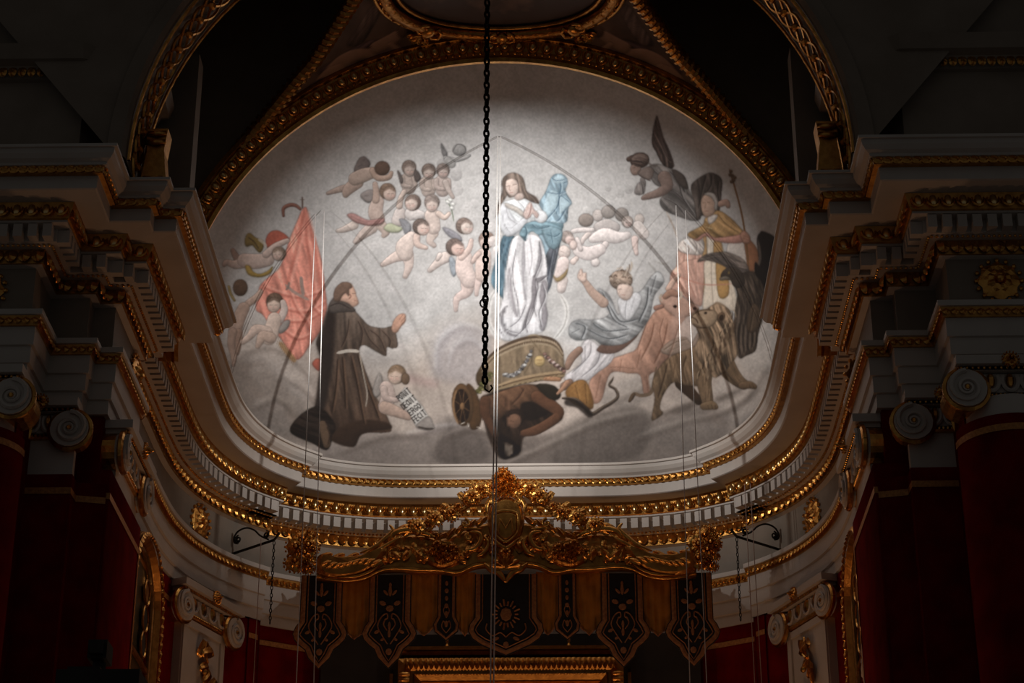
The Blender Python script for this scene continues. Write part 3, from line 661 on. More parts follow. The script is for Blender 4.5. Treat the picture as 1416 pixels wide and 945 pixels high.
# ---- cherubs on the other side of the Virgin
for x, y, r, c in ((395,266,40,186),(476,226,38,178),(285,340,32,196),(540,210,36,172),(610,180,34,168),(450,170,26,165),(600,270,30,182)): E_(G5, (x,y), r, r, (c,c-3,c-6), 0, .6, a=.4); S_(G5,[(x-12,y+4),(x+14,y+6)],1,(c-60,c-62,c-66),.4)
E_(G5,(372,378),42,46,(190,180,174)); S_(G5,[(352,372),(388,376)],1.2,(110,98,92),.6)
E_(G5,(690,410),38,44,(198,186,178)); B_(G5,[(680,460,40),(720,520,44)],(206,196,190),.6); B_(G5,[(655,560,26),(658,620,20),(668,672,14)],(212,190,182))
E_(G5,(452,352),54,52,(154,146,140)); E_(G5,(556,372),52,54,(140,132,126)); head(G5,600,432,46,(206,190,182),(150,138,130),10,hair_up=.1)
B_(G5,[(380,470,40),(440,450,44),(500,470,40)],(176,168,164)); B_(G5,[(330,560,30),(420,530,54),(520,548,44),(600,530,26)],(212,202,198)); B_(G5,[(300,520,20),(260,560,17),(250,590,12)],(204,190,184))
E_(G5,(280,415),58,52,(146,134,126)); B_(G5,[(180,500,16),(235,490,18),(330,490,16)],(210,200,196)); B_(G5,[(430,600,24),(400,640,24),(360,690,20)],(206,194,190)); E_(G5,(352,738),34,36,(208,198,194))
B_(G5,[(225,650,44),(300,672,52),(390,640,42)],(212,200,196)); B_(G5,[(210,560,16),(225,600,18),(240,640,16)],(206,194,190)); head(G5,140,550,48,(206,184,176),(138,126,120),70,hair_up=.35)
E_(G5,(182,606),30,38,(208,188,180)); B_(G5,[(180,735,22),(205,710,18)],(206,188,180)); E_(G5,(112,660),48,52,(208,192,184),-20); S_(G5,[(82,652),(112,664)],1.2,(110,90,84),.7); S_(G5,[(100,690),(118,694)],1.2,(160,100,95),.7)
B_(G5,[(105,740,46),(92,800,46),(70,860,40)],(206,190,184)); B_(G5,[(100,880,40),(90,945,32)],(204,190,184)); F_(G5,[(22,830),(60,860),(130,800),(140,760),(128,840),(60,890)],(166,142,100),.8)

# ---- the Virgin
for p in ([(225,640),(175,700),(158,770),(165,840),(212,915)],[(505,690),(535,745),(536,805),(515,860),(472,912)]): S_(G4,p,7,(214,212,208),.8,.8); S_(G4,p,1.6,(150,145,140),.6)
F_(G4, [(405,252),(438,190),(465,122),(500,106),(536,124),(542,156),(532,192),(562,246),(546,272),(540,332),(520,352),(512,410),(492,500),(470,600),(455,660),(430,690),(420,600),(398,380),(395,330),(428,300)], (138,164,178), .7, 6, st=(65,0.26,6))
F_(G4, [(455,470),(492,425),(500,462),(472,592),(455,660),(426,690),(415,610),(430,520)], (100,104,112), .7, 4, st=(80,0.3,5))
folds(G4, [[(470,130),(500,150),(535,150)],[(450,190),(480,210),(520,190)],[(490,215),(480,260),(440,330)],[(540,250),(500,240),(490,300)],[(530,280),(500,330),(470,345)],[(500,120),(510,170),(500,210)]], (78,104,122), (184,206,216), 2.2, .75)
folds(G4, [[(470,480),(455,560),(440,640)],[(490,450),(470,540)]], (62,66,76), (140,148,156), 2, .7)
F_(G4, [(252,395),(224,420),(196,520),(174,600),(180,652),(226,708),(242,712),(236,650),(246,560),(272,470),(292,420)], (92,122,138), .7, 5, st=(100,0.28,5))
folds(G4, [[(240,420),(215,520),(195,620)],[(262,430),(235,530),(222,660)]], (54,72,86), (140,168,182), 2, .7)
F_(G4, [(275,425),(340,400),(402,412),(430,480),(442,560),(440,612),(446,645),(438,740),(444,800),(424,868),(336,892),(262,916),(214,898),(200,830),(215,760),(228,715),(236,650),(246,560)], (212,210,212), .4, 7, st=(88,0.11,7))
for q_, c_ in (([(378,598),(398,636),(390,720),(356,800),(322,868),(340,800),(368,720),(370,650)], (128,122,126)), ([(424,618),(444,650),(432,720),(444,790),(428,862),(408,852),(420,780),(408,700)], (138,132,136)), ([(244,748),(226,800),(246,868),(304,892),(258,886),(226,846),(216,790)], (132,126,130)),
               ([(262,560),(252,650),(276,760),(300,800),(286,740),(270,650)], (160,154,158)), ([(408,430),(420,520),(400,590),(384,600),(400,520)], (150,146,150)), ([(440,600),(420,606),(386,620),(410,632)], (120,114,118)), ([(330,430),(322,560),(334,700),(344,700),(336,560)], (176,172,176))):
    F_(G4, q_, c_, .3, 2, .7, a=.85)
folds(G4, [[(384,625),(390,720),(352,830),(285,900)],[(292,470),(275,600),(300,720),(308,800)],[(250,745),(232,800),(250,860),(318,880)],[(404,430),(414,520),(380,610)],[(442,600),(410,625),(385,620)],[(420,640),(434,700),(404,780),(418,850)],[(340,740),(310,810),(262,850)],[(360,760),(340,830),(350,880)],[(215,780),(205,840),(230,890)],[(400,660),(380,740),(392,800)]], (88,84,88), (244,244,246), 1.7, .75)
for q_ in ([(470,134),(500,112),(530,130),(520,150),(480,152)], [(452,192),(500,206),(492,258),(442,318),(422,292)], [(508,216),(556,246),(532,272),(502,300)], [(470,330),(512,352),(506,372),(452,360)]): F_(G4, q_, (176,200,210), .4, 3, .8, a=.8)
folds(G4, [[(466,126),(490,140),(534,134)],[(446,196),(498,204),(534,192)],[(500,206),(494,262),(440,330)],[(556,248),(506,216),(500,302)]], (64,90,108), (196,214,222), 1.5, .8)
folds(G4, [[(330,420),(335,520),(330,620),(345,740)],[(300,440),(290,540)],[(360,420),(370,520),(355,600)],[(262,560),(250,660),(270,760)],[(215,780),(225,850)]], (150,146,150), (236,236,238), 2.2, .6)
F_(G4, [(226,246),(288,228),(340,224),(386,236),(416,280),(440,312),(428,332),(360,346),(322,380),(292,402),(246,406),(218,370),(204,312),(206,270)], (208,212,214), .5, 5, st=(40,0.10,5))
F_(G4, [(205,262),(240,250),(262,290),(300,340),(330,318),(348,338),(318,378),(268,408),(236,402),(212,350)], (206,208,212), .8, 4)
folds(G4, [[(245,270),(260,320),(300,350)],[(225,300),(240,360),(270,395)],[(300,345),(270,370)],[(300,240),(330,270),(330,300)],[(270,250),(300,290)]], (132,130,134), (236,240,242), 1.8, .65)
F_(G4, [(240,248),(300,270),(335,300),(330,318),(290,290),(246,268)], (184,176,168), .6, 2)
F_(G4, [(310,398),(322,372),(346,346),(402,334),(452,340),(502,346),(522,356),(510,382),(482,402),(440,396),(402,402),(372,386),(346,402),(340,432),(324,420)], (116,146,158), .8, 4, st=(15,0.25,5))
F_(G4, [(422,362),(512,380),(502,450),(474,472),(440,442)], (122,150,162), .8, 4)
folds(G4, [[(335,360),(345,390),(335,420)],[(370,350),(400,372),(460,360)],[(440,400),(480,410),(505,395)],[(460,380),(470,440)]], (62,88,102), (172,198,208), 2, .75)
F_(G4, [(395,285),(430,290),(445,320),(420,345),(385,330)], (206,208,210), .8, 3)
F_(G4, [(328,300),(352,252),(366,246),(378,276),(402,302),(392,322),(372,300),(360,318),(340,326)], (200,176,168), .7, 2); S_(G4,[(366,252),(362,290),(350,316)],1.3,(128,98,92),.8); S_(G4,[(352,262),(340,300)],.9,(140,110,104),.7); S_(G4,[(378,282),(394,312)],.9,(140,110,104),.7)
F_(G4, [(230,180),(218,222),(204,264),(196,318),(206,300),(216,262),(236,232),(250,212),(262,222),(300,212),(330,224),(372,244),(404,250),(388,218),(352,202),(340,182),(334,152),(322,122),(292,103),(258,105),(230,128),(223,158)], (126,110,100), .7, 4, st=(70,0.28,3))
F_(G4, [(292,205),(322,200),(330,225),(300,236),(286,222)], (192,172,162), .6, 2)
F_(G4, [(240,165),(246,140),(272,130),(296,142),(304,172),(298,200),(278,216),(258,206),(244,188)], (208,186,174), .7, 3)
S_(G4,[(246,168),(262,164)],1.5,(96,74,66),.85,.3); S_(G4,[(276,160),(294,158)],1.5,(96,74,66),.85,.3); S_(G4,[(262,166),(260,184),(266,187)],1.0,(140,108,98),.7,.3); S_(G4,[(262,198),(278,197)],1.5,(160,92,86),.8,.3); S_(G4,[(250,132),(285,118),(320,150),(335,190)],2,(150,134,122),.6,.8); S_(G4,[(228,150),(226,200),(212,250)],2,(82,70,64),.6,.8); S_(G4,[(340,190),(372,215),(395,240)],1.8,(84,72,66),.6,.6); S_(G4,[(240,140),(240,180),(248,205)],1.8,(80,66,60),.6,.6)

# ---- angel with a dark wing, bishop, eagle
F_(G6, [(158,185),(162,115),(178,46),(186,44),(198,85),(218,152),(252,230),(272,302),(238,318),(205,280),(180,230)], (102,86,79), .8, 5, st=(75,0.3,3))
for k in range(9): S_(G6, [(182+k*1.5,60+k*14),(205+k*4,150+k*14),(225+k*4,210+k*9)], 1.3, (70,58,54) if k%2 else (134,118,110), .6, .5)
F_(G6, [(135,312),(180,290),(242,310),(322,352),(348,422),(392,500),(412,572),(372,588),(300,566),(222,532),(198,482),(236,424),(180,402),(150,362)], (122,116,112), .7, 7, st=(50,0.28,6))
folds(G6, [[(160,320),(200,350),(240,340)],[(250,330),(300,380),(330,440)],[(230,430),(280,440),(340,500)],[(220,470),(280,500),(330,560)],[(300,400),(320,470),(380,560)],[(205,480),(240,520)]], (72,66,64), (164,160,158), 2.4, .7)
F_(G6, [(262,320),(322,350),(345,420),(300,400)], (96,86,80), .7, 3)
B_(G6, [(222,362,34),(236,408,28),(196,440,22),(130,462,15),(110,470,9)], (140,118,108)); S_(G6,[(112,468),(150,474)],1.2,(80,60,54),.7)
B_(G6, [(90,430,10),(110,400,14),(108,372,12)], (128,120,116)); E_(G6, (92,272), 50, 40, (104,86,78)); F_(G6, [(44,322),(52,296),(86,290),(100,318),(84,346),(58,348)], (150,126,114), .7, 2); S_(G6,[(30,262),(60,252),(100,270)],2,(76,62,56),.7); S_(G6,[(60,285),(100,300),(118,280)],1.6,(78,62,56),.7); B_(G6,[(36,266,12),(52,258,12)],(100,82,74))
S_(G6,[(56,312),(68,310)],1.2,(84,64,56),.8); S_(G6,[(62,338),(72,336)],1.1,(130,84,78),.7)
S_(G6,[(240,560),(270,620),(292,680)],2,(150,138,130),.6); 
F_(G6, [(362,430),(372,388),(440,342),(482,340),(522,372),(520,440),(512,522),(488,560),(420,560),(392,580),(378,486)], (92,82,76), .8, 6, st=(80,0.3,6)); folds(G6,[[(440,350),(420,420),(400,520)],[(470,345),(465,400),(440,440)],[(505,380),(500,440),(512,500)]],(56,48,44),(128,116,108),2.4,.7)
B_(G6, [(515,500,15),(545,492,16),(556,512,10)], (176,140,122))
# bishop's vestments
F_(G6, [(300,720),(345,690),(430,660),(440,945),(300,945),(286,830)], (214,168,148), .5, 7, st=(88,0.16,6)); folds(G6,[[(330,720),(325,820),(340,930)],[(380,700),(385,820),(380,930)]],(176,120,104),(236,200,182),2.4,.6)
F_(G6, [(428,650),(482,672),(524,710),(560,945),(424,945),(418,760)], (212,198,180), .5, 5, st=(88,0.12,5))
F_(G6, [(482,690),(520,706),(545,945),(484,945)], (184,142,88), .6, 3); F_(G6,[(424,690),(442,680),(440,945),(420,945)],(190,150,100),.5,2)
F_(G6, [(560,700),(640,690),(702,770),(712,850),(660,850),(600,830),(548,790)], (196,186,176), .8, 5); F_(G6, [(640,690),(672,690),(716,760),(706,860),(660,858),(650,780)], (166,112,78), .8, 4)
F_(G6, [(300,700),(352,676),(425,690),(420,760),(350,762),(296,740)], (190,180,172), .6, 3, st=(60,0.3,4)); folds(G6,[[(320,700),(350,730),(345,758)],[(370,685),(392,720),(385,758)],[(405,690),(412,740)]],(120,108,102),(226,220,214),1.6,.7)
F_(G6, [(344,656),(420,612),(438,572),(500,534),(562,568),(622,628),(652,668),(600,690),(482,676),(440,648),(384,684)], (172,134,86), .7, 6, st=(40,0.2,6))
F_(G6, [(344,656),(384,684),(440,650),(484,676),(600,664),(642,650),(662,690),(584,706),(490,694),(440,668),(392,694)], (190,134,118), .8, 3)
folds(G6,[[(500,550),(540,600),(610,650)],[(470,580),(440,640)],[(540,570),(600,620)]],(116,84,48),(206,172,122),2,.6); S_(G6,[(440,620),(470,628)],3,(214,190,140),.8)
F_(G6, [(448,572),(470,556),(500,560),(484,590),(456,604)], (206,196,188), .7, 2)
F_(G6, [(414,510),(420,466),(448,446),(480,452),(496,490),(490,530),(470,560),(440,568),(422,548)], (190,156,134), .8, 4)
F_(G6, [(430,450),(452,440),(484,448),(500,486),(496,530),(484,524),(484,490),(462,462)], (176,168,160), .7, 2); S_(G6,[(424,494),(436,492)],1.4,(92,66,54)); S_(G6,[(446,492),(460,490)],1.4,(92,66,54)); S_(G6,[(438,496),(434,520)],1.1,(130,94,78),.7); S_(G6,[(430,538),(450,536)],1.4,(130,80,70),.8)
S_(G6, [(562,318),(592,420),(628,560),(652,720),(664,850)], 2.6, (136,98,62), .95); 
for p in ((570,330),(578,352),(584,376),(566,348),(590,362),(574,384)): E_(G6, p, 9, 8, (120,90,56))
F_(G6, [(618,660),(640,640),(668,668),(668,702),(640,706),(628,690)], (186,136,112), .8, 2); S_(G6,[(636,664),(664,676)],.9,(110,70,56),.7); S_(G6,[(634,678),(664,690)],.9,(110,70,56),.7)
# thin tan line below the angel's robe
S_(G6,[(232,540),(262,600),(290,680)],2.4,(190,170,150),.5)
# far pink figure, crook and arm between bishop and ox
F_(G7, [(560,66),(620,10),(650,0),(740,0),(730,120),(722,230),(690,235),(640,200),(600,170),(560,150)], (216,166,146), .5, 7, st=(80,0.16,6)); folds(G7,[[(640,20),(650,100),(690,200)],[(690,10),(690,110)],[(590,80),(620,150)]],(178,122,104),(238,200,182),2.4,.6)
F_(G7, [(740,0),(850,0),(880,100),(905,262),(800,240),(728,262),(735,120)], (224,208,186), .5, 6); F_(G7,[(796,0),(842,0),(862,170),(808,186)],(188,144,84),.6,3); folds(G7,[[(770,0),(772,120),(780,230)],[(868,100),(885,250)]],(170,150,128),(240,228,210),2.2,.6)
S_(G7,[(560,66),(640,100),(740,128),(880,124)],2,(196,130,110),.7); B_(G7,[(545,150,14),(570,110,13),(600,80,10)],(206,168,148))
S_(G7,[(440,10),(480,60),(500,100)],3,(150,148,142),.6); S_(G7,[(470,5),(520,20),(545,10)],2.4,(166,162,156),.6)
# eagle
F_(G6, [(706,690),(722,650),(742,644),(800,676),(800,740),(764,850),(722,900),(690,872),(716,800)], (44,37,34), .9, 5); S_(G6,[(712,690),(722,790),(690,860)],3.5,(150,138,126),.6,.8)
F_(G6, [(394,802),(440,764),(530,750),(590,766),(644,800),(668,872),(624,884),(572,852),(520,818),(450,796)], (116,104,96), .7, 4, st=(25,0.3,3)); folds(G6,[[(430,780),(520,768),(600,820)],[(560,770),(610,820)]],(66,56,50),(156,144,134),1.8,.7)
F_(G7, [(890,110),(930,70),(985,60),(1040,90),(1064,60),(1060,140),(1040,200),(1036,290),(1012,400),(1000,472),(950,500),(918,512),(898,460),(890,330),(896,250),(905,180)], (84,72,62), .7, 7, st=(82,0.3,3))
F_(G7, [(1000,10),(1030,40),(1070,0),(1078,60),(1050,150),(1030,110),(1000,70)], (42,36,33), .7, 4)
for k in range(10): S_(G7, [(905+k*11,330+k*2),(900+k*12,420),(910+k*10,506-k*7)], 2.0, (44,36,32) if k%2 else (120,104,90), .7, .5)
for k in range(14): x=905+(k*37)%130; y=130+(k*53)%190; S_(G7,[(x,y),(x+5,y+16)],2,(50,42,36) if k%2 else (112,96,84),.6,.6)
F_(G7, [(958,320),(976,246),(1002,228),(1034,280),(1030,330),(1000,372),(962,372)], (98,80,64), .9, 4); folds(G7,[[(990,250),(980,310),(970,370)],[(1015,270),(1010,330)]],(60,48,38),(136,114,94),2,.7)
B_(G7, [(910,110,34),(895,78,34),(860,72,30),(835,82,16)], (76,66,58)); F_(G7,[(846,84),(815,92),(818,106),(850,102),(872,98)],(128,116,100),.8,2); E_(G7,(862,66),6,6,(180,150,90)); S_(G7,[(858,66),(866,66)],1.4,(20,16,14),.9)

# ---- ox, winged lion, figure with raised hand
F_(G7, [(500,250),(432,330),(382,458),(330,488),(222,528),(160,590),(128,660),(148,745),(196,728),(242,592),(340,592),(398,602),(418,698),(452,698),(444,602),(522,560),(562,470),(602,350),(640,290),(600,255)], (174,130,108), .7, 9, st=(60,0.12,9))
folds(G7,[[(470,330),(450,420),(400,520)],[(540,330),(520,430),(470,540)],[(400,470),(380,560)],[(300,520),(290,580)],[(430,600),(440,690)],[(190,600),(165,720)]],(118,80,62),(206,162,138),3.2,.55)
F_(G7, [(500,215),(520,182),(560,164),(600,178),(650,212),(702,246),(694,276),(640,296),(592,302),(540,264)], (190,150,130), .9, 4); E_(G7,(580,242),10,7,(50,34,28)); E_(G7,(684,252),9,7,(110,76,68)); S_(G7,[(650,280),(690,270)],1.2,(110,70,60),.7); B_(G7,[(512,240,10),(480,250,12)],(160,118,100))
S_(G7,[(590,158),(612,172),(608,196),(592,206)],3.4,(190,172,150),.95); S_(G7,[(512,214),(500,196),(512,178)],3,(180,160,140),.9); B_(G7,[(530,190,14),(560,170,18),(590,180,14)],(168,126,104))
F_(G7, [(560,300),(640,290),(668,340),(650,420),(600,440),(560,430)], (196,160,142), .5, 5, 2, a=.5)
# lion
F_(G7, [(505,478),(560,420),(630,402),(668,430),(700,380),(730,400),(690,470),(600,502)], (150,128,112), .8, 4); folds(G7,[[(520,470),(580,430),(640,415)],[(560,470),(620,445)]],(96,76,62),(190,170,152),2,.6)
S_(G7, [(482,560),(472,640),(452,694),(404,708),(366,700),(342,732)], 5, (120,98,78), .95); B_(G7,[(366,702,6),(352,722,9),(342,738,5)],(96,76,58))
B_(G7, [(620,640,40),(660,690,28),(705,735,22)], (76,58,44)); 
F_(G7, [(500,560),(560,502),(640,470),(722,450),(760,570),(722,650),(640,655),(570,640),(520,702),(500,770),(516,802),(470,836),(458,824),(474,720),(462,640)], (122,98,74), .7, 8, st=(70,0.2,4))
folds(G7,[[(540,540),(520,620),(490,720)],[(640,500),(620,570),(640,640)],[(580,540),(570,610)]],(70,52,38),(150,124,94),3,.6)
B_(G7, [(735,560,46),(732,640,38),(745,710,32),(752,752,28)], (126,102,77), st=(85,0.2,4)); B_(G7,[(730,764,18),(770,758,22),(792,768,13)],(128,104,78)); B_(G7, [(838,540,52),(872,590,42),(912,632,32),(940,650,26)], (116,93,70), st=(45,0.2,4)); B_(G7,[(930,655,18),(970,652,19),(996,662,12)],(118,94,70))
for p in ([(752,760),(756,776)],[(770,756),(776,778)],[(788,758),(794,776)],[(966,648),(974,668)],[(984,648),(994,666)]): S_(G7,p,1.3,(52,38,28),.8,.3)
F_(G7, [(690,300),(738,262),(800,226),(862,258),(884,320),(898,400),(906,490),(872,540),(842,580),(790,614),(752,580),(712,530),(684,460),(706,402),(690,350)], (134,110,86), .6, 7, st=(72,0.42,3.4))
for k in range(34):
    t = k / 34; x = 720 + 175 * ((k * 0.618) % 1); y = 270 + 320 * ((k * 0.382 + .1) % 1); 
    S_(G7, [(x, y), (x + 10 - 14 * t, y + 26), (x - 4 + 10 * t, y + 52)], 2.4, ((74,56,42), (164,138,108), (96,76,58))[k % 3], .65, .6)
F_(G7, [(664,300),(680,272),(730,258),(790,268),(800,310),(770,345),(722,356),(690,350),(668,330)], (160,134,106), .8, 4); E_(G7,(740,276),7,5,(60,44,34)); S_(G7,[(668,298),(690,310),(700,330)],2,(80,58,46),.8); S_(G7,[(676,330),(706,346)],1.6,(60,40,32),.8); E_(G7,(822,296),18,26,(120,94,72),20); E_(G7,(822,300),9,15,(70,52,40),20); S_(G7,[(780,240),(800,222),(840,240)],3,(150,124,96),.7)
F_(G7, [(500,812),(580,770),(680,735),(720,740),(640,790),(560,806)], (60,50,43), .2, 4, 2.5, a=.55); F_(G7,[(780,730),(840,700),(930,670),(900,700),(820,740)],(64,54,47),.2,4,2.5,a=.5)
# figure in grey drapery with raised hand
F_(G7, [(126,412),(210,468),(262,486),(240,540),(180,585),(112,634),(30,640),(4,606),(90,540),(84,470)], (190,184,184), .6, 6, st=(130,0.14,5)); folds(G7,[[(140,430),(130,500),(40,590)],[(190,470),(170,540),(90,610)],[(110,450),(110,520)],[(230,500),(160,580)]],(128,122,124),(228,226,226),2.4,.7)
B_(G7,[(16,560,14),(40,510,20),(80,470,18)],(150,118,100)); B_(G7,[(0,660,20),(30,640,18)],(140,108,90))
F_(G7, [(400,330),(380,400),(300,470),(230,490),(170,470),(230,420),(330,390)], (120,92,80), .5, 4)
F_(G7, [(176,150),(206,160),(244,196),(284,284),(330,204),(402,160),(452,90),(494,60),(522,112),(470,190),(446,300),(380,392),(300,440),(200,442),(150,412),(70,420),(26,392),(34,332),(80,310),(140,312),(206,302),(240,270),(200,214)], (150,151,151), .7, 7, st=(25,0.24,6))
folds(G7,[[(200,170),(250,260),(300,320),(380,310)],[(215,210),(260,310),(330,350)],[(60,330),(110,350),(90,410)],[(150,330),(220,370),(340,360)],[(120,360),(230,410),(330,390)],[(440,140),(430,230),(390,320)],[(480,80),(450,180)],[(40,380),(80,360)]],(82,84,86),(196,200,202),2.8,.8)
F_(G7, [(282,206),(330,190),(372,168),(404,190),(388,250),(340,314),(300,290)], (206,206,208), .7, 4); folds(G7,[[(330,200),(320,260),(322,305)],[(370,190),(350,260)]],(140,138,142),(236,236,238),2,.6)
B_(G7, [(206,222,26),(150,170,21),(116,122,16),(96,100,13)], (178,150,134)); F_(G7,[(70,92),(78,60),(92,44),(100,66),(116,66),(116,104),(98,116)],(206,180,166),.8,2); 
for p in ([(78,62),(86,90)],[(92,48),(96,84)],[(116,68),(108,92)]): S_(G7,p,.9,(120,90,78),.7,.3)
E_(G7,(298,104),60,52,(152,132,116), st=(30,.2,3)); 
for k in range(16): t=k*2.4; x=300+52*cos(t)*((k%5)/5+.3); y=92+46*sin(t)*((k%4)/4+.3); S_(G7,[(x-9,y),(x,y-7),(x+9,y+2)],1.8,((96,78,66),(186,168,150))[k%2],.7,.4)
[S_(G7,[(300+14*k,92-9*k),(318+12*k,70-13*k),(322+10*k,48-13*k)],2.6,((128,110,96),(176,160,142))[k%2],.8,.5) for k in range(4)]
F_(G7, [(276,152),(288,128),(322,126),(356,140),(358,176),(340,204),(312,208),(286,186)], (212,188,174), .8, 4); S_(G7,[(284,154),(300,150)],1.4,(96,70,60),.8); S_(G7,[(300,180),(318,182)],1.3,(160,96,88),.7); S_(G7,[(292,160),(288,174)],1,(150,112,98),.7)

# ---- chariot, wheel, fallen figure, serpent
F_(G8, [(820,460),(870,400),(940,390),(980,470),(990,560),(930,560),(850,520)], (150,106,58), .8, 6); folds(G8,[[(880,420),(900,500)],[(940,410),(950,530)]],(84,56,30),(196,150,90),3,.6)
F_(G8, [(268,402),(266,352),(310,282),(400,204),(520,146),(640,122),(742,142),(800,202),(810,282),(816,332),(790,380),(660,392),(520,420),(400,462),(330,460),(290,430)], (132,112,88), .6, 9, st=(85,0.12,4))
F_(G8, [(268,402),(266,352),(310,282),(340,262),(330,350),(340,452),(330,460),(290,430)], (84,66,46), .6, 5)
for dy, w, c in ((0,7,(78,58,42)),(14,5,(172,150,122)),(26,4,(96,76,58)),(36,3,(160,140,112))): S_(G8, [(300,300+dy),(400,204+dy),(520,146+dy),(640,122+dy),(742,144+dy),(800,210+dy)], w, c, .85, .5)
for k in range(28):
    t = k / 27; x = 395 + 400 * t; y = 232 - 95 * sin(pi * min(t * 1.05, 1) * .62) + (60 * max(0, t - .72)); S_(G8, [(x, y - 5), (x, y + 6)], 1.2, (200,180,150), .6, .3)
for dy, w, c in ((0,5,(168,140,104)),(12,3,(90,70,52)),(22,4,(150,126,92))): S_(G8, [(400,420+dy),(520,384+dy),(640,358+dy),(730,346+dy),(812,336+dy)], w, c, .85, .5)
S_(G8,[(408,240),(404,330),(412,410)],3,(96,80,62),.6); S_(G8,[(620,180),(610,260),(560,350)],2,(100,84,64),.5); 
for k in range(30):
    t = k / 29; x = 440 + 165 * t; y = 352 - 140 * t ** 2.2 + 18 * sin(t * pi) + 5 * sin(k * 2.1); E_(G8, (x, y), 11 + 3 * sin(k), 9, ((196,192,188), (116,110,110), (226,222,216), (80,74,72))[k % 4])
for k in range(16):
    t = k / 15; x = 690 + 120 * t; y = 225 + 105 * t ** .8 + 6 * sin(k * 1.7); E_(G8, (x, y), 12, 10, ((150,112,100), (196,170,160), (96,72,66))[k % 3])
E_(G8,(657,268),32,34,(196,164,108)); S_(G8,[(642,262),(672,262)],1.8,(110,80,44),.8); S_(G8,[(648,282),(666,282)],1.6,(110,80,44),.8); S_(G8,[(590,120),(640,180),(690,250)],2,(116,98,74),.7)
S_(G8,[(586,112),(640,108),(690,150)],3,(150,128,98),.6)
for p in ((292,438),(276,456),(300,410),(340,380),(350,350)): E_(G8,p,18,14,(98,92,52)); E_(G8,(p[0]+12,p[1]+8),9,7,(150,140,88))
F_(G8, [(205,418),(250,440),(285,520),(300,600),(280,680),(230,690),(215,600)], (92,66,42), .8, 5)
E_(G8,(178,540),66,132,(104,76,50),-4,.9); E_(G8,(176,546),46,104,(48,34,24),-4,.5)
for k in range(8):
    t = k * pi / 4 + .3; S_(G8,[(176,548),(176+44*cos(t),548+102*sin(t))],2.4,(128,92,62),.85,.4)
E_(G8,(176,550),14,24,(136,100,66)); E_(G8,(178,540),63,128,(150,112,74),-4,.1,a=.0)
S_(G8,[(140,450),(122,520),(128,600),(150,660)],2.6,(160,120,82),.7)
F_(G8, [(290,500),(340,470),(420,450),(520,425),(640,415),(720,460),(770,540),(800,602),(780,648),(650,722),(560,742),(530,850),(410,872),(345,760),(300,600)], (54,40,31), .5, 8, 1.0, st=(60,.3,6))
F_(G8, [(300,515),(380,470),(520,424),(600,414),(660,440),(700,490),(640,520),(560,540),(520,580),(450,590),(420,620),(390,640),(350,600)], (104,74,54), .8, 8, st=(40,0.2,6))
folds(G8,[[(460,470),(450,530),(460,580)],[(560,440),(530,490),(480,540)],[(400,500),(390,560)]],(54,36,26),(140,100,74),3,.6)
B_(G8, [(640,490,36),(720,540,38),(782,590,28),(720,650,28),(630,700,28),(560,716,20)], (104,70,50)); B_(G8, [(320,520,34),(318,590,28),(350,660,24),(376,720,18)], (92,62,44)); F_(G8,[(540,540),(600,520),(680,560),(720,590),(660,620),(590,640),(560,610)],(40,30,24),.4,4,1)
E_(G8,(500,624),58,56,(52,38,30)); E_(G8,(500,642),42,46,(124,90,70),15); S_(G8,[(480,640),(500,648)],1.6,(60,40,30),.8); S_(G8,[(560,580),(575,610),(555,640)],3,(36,26,20),.8)
F_(G8, [(400,740),(430,728),(520,790),(540,826),(500,850),(440,880),(400,830)], (34,25,20), .6, 4); [S_(G8,[(440+9*k,772+4*k),(452+9*k,815),(458+6*k,872-6*k)],2.0,((150,134,118),(96,78,66))[k%2],.7,.5) for k in range(5)]
F_(G8, [(640,420),(700,410),(760,430),(790,480),(760,510),(700,490)], (52,44,34), .8, 4); B_(G8,[(690,380,10),(730,378,14),(780,382,12)],(160,116,84)); B_(G8,[(770,470,8),(800,440,12),(830,400,14)],(168,124,96))
q=[(800,500),(880,510),(940,560),(985,598),(1050,560),(1110,525),(1145,490),(1130,445),(1092,420),(1110,385),(1118,368)]
S_(G8,q,7,(66,54,46),.95,.5,2.5); S_(G8,[(x,y-8) for x,y in q],2.2,(134,116,98),.7,.5,1)
S_(G8,[(820,525),(900,540),(980,612)],10,(40,32,27),.8,1.0)
S_(G8,[(170,660),(190,650)],3,(220,212,200),.9); S_(G8,[(268,678),(292,688)],2.4,(220,212,200),.8); S_(G8,[(212,655),(216,675)],2.4,(214,204,190),.8)

# ---- last touches: chest of the angel, beads of the chariot, edges of the clouds, contours of the beasts
F_(G6, [(84,336),(136,304),(166,326),(150,372),(112,362)], (132,116,108), .6, 3); S_(G6,[(86,346),(112,362),(150,380)],1.6,(80,68,62),.7)
E_(G6,(96,268),46,36,(112,94,86),-10,st=(20,.25,2.5)); S_(G6,[(50,262),(90,248),(134,262)],2.2,(150,132,122),.6,.6); S_(G6,[(62,288),(98,296),(130,284)],1.6,(74,60,54),.8,.4); S_(G6,[(130,276),(160,300),(188,296)],2.4,(96,82,76),.7,.8)
F_(G6, [(66,436),(84,392),(112,386),(122,420),(112,448),(80,452)], (134,126,122), .6, 2, st=(70,.25,3))
for k in range(26):
    t = k / 25; S_(G8, [(404 + 404 * t, 428 - 84 * t + 12 * sin(t * 3)), (409 + 404 * t, 425 - 84 * t + 12 * sin(t * 3))], 2.4, (176,150,112) if k % 2 else (84,64,46), .8, .3)
folds(G7, [[(432,330),(392,440),(384,470)],[(520,300),(500,380),(520,460)],[(600,340),(570,440),(540,520)],[(240,560),(300,560),(380,570)]], (112,76,60), (208,166,142), 1.8, .5)
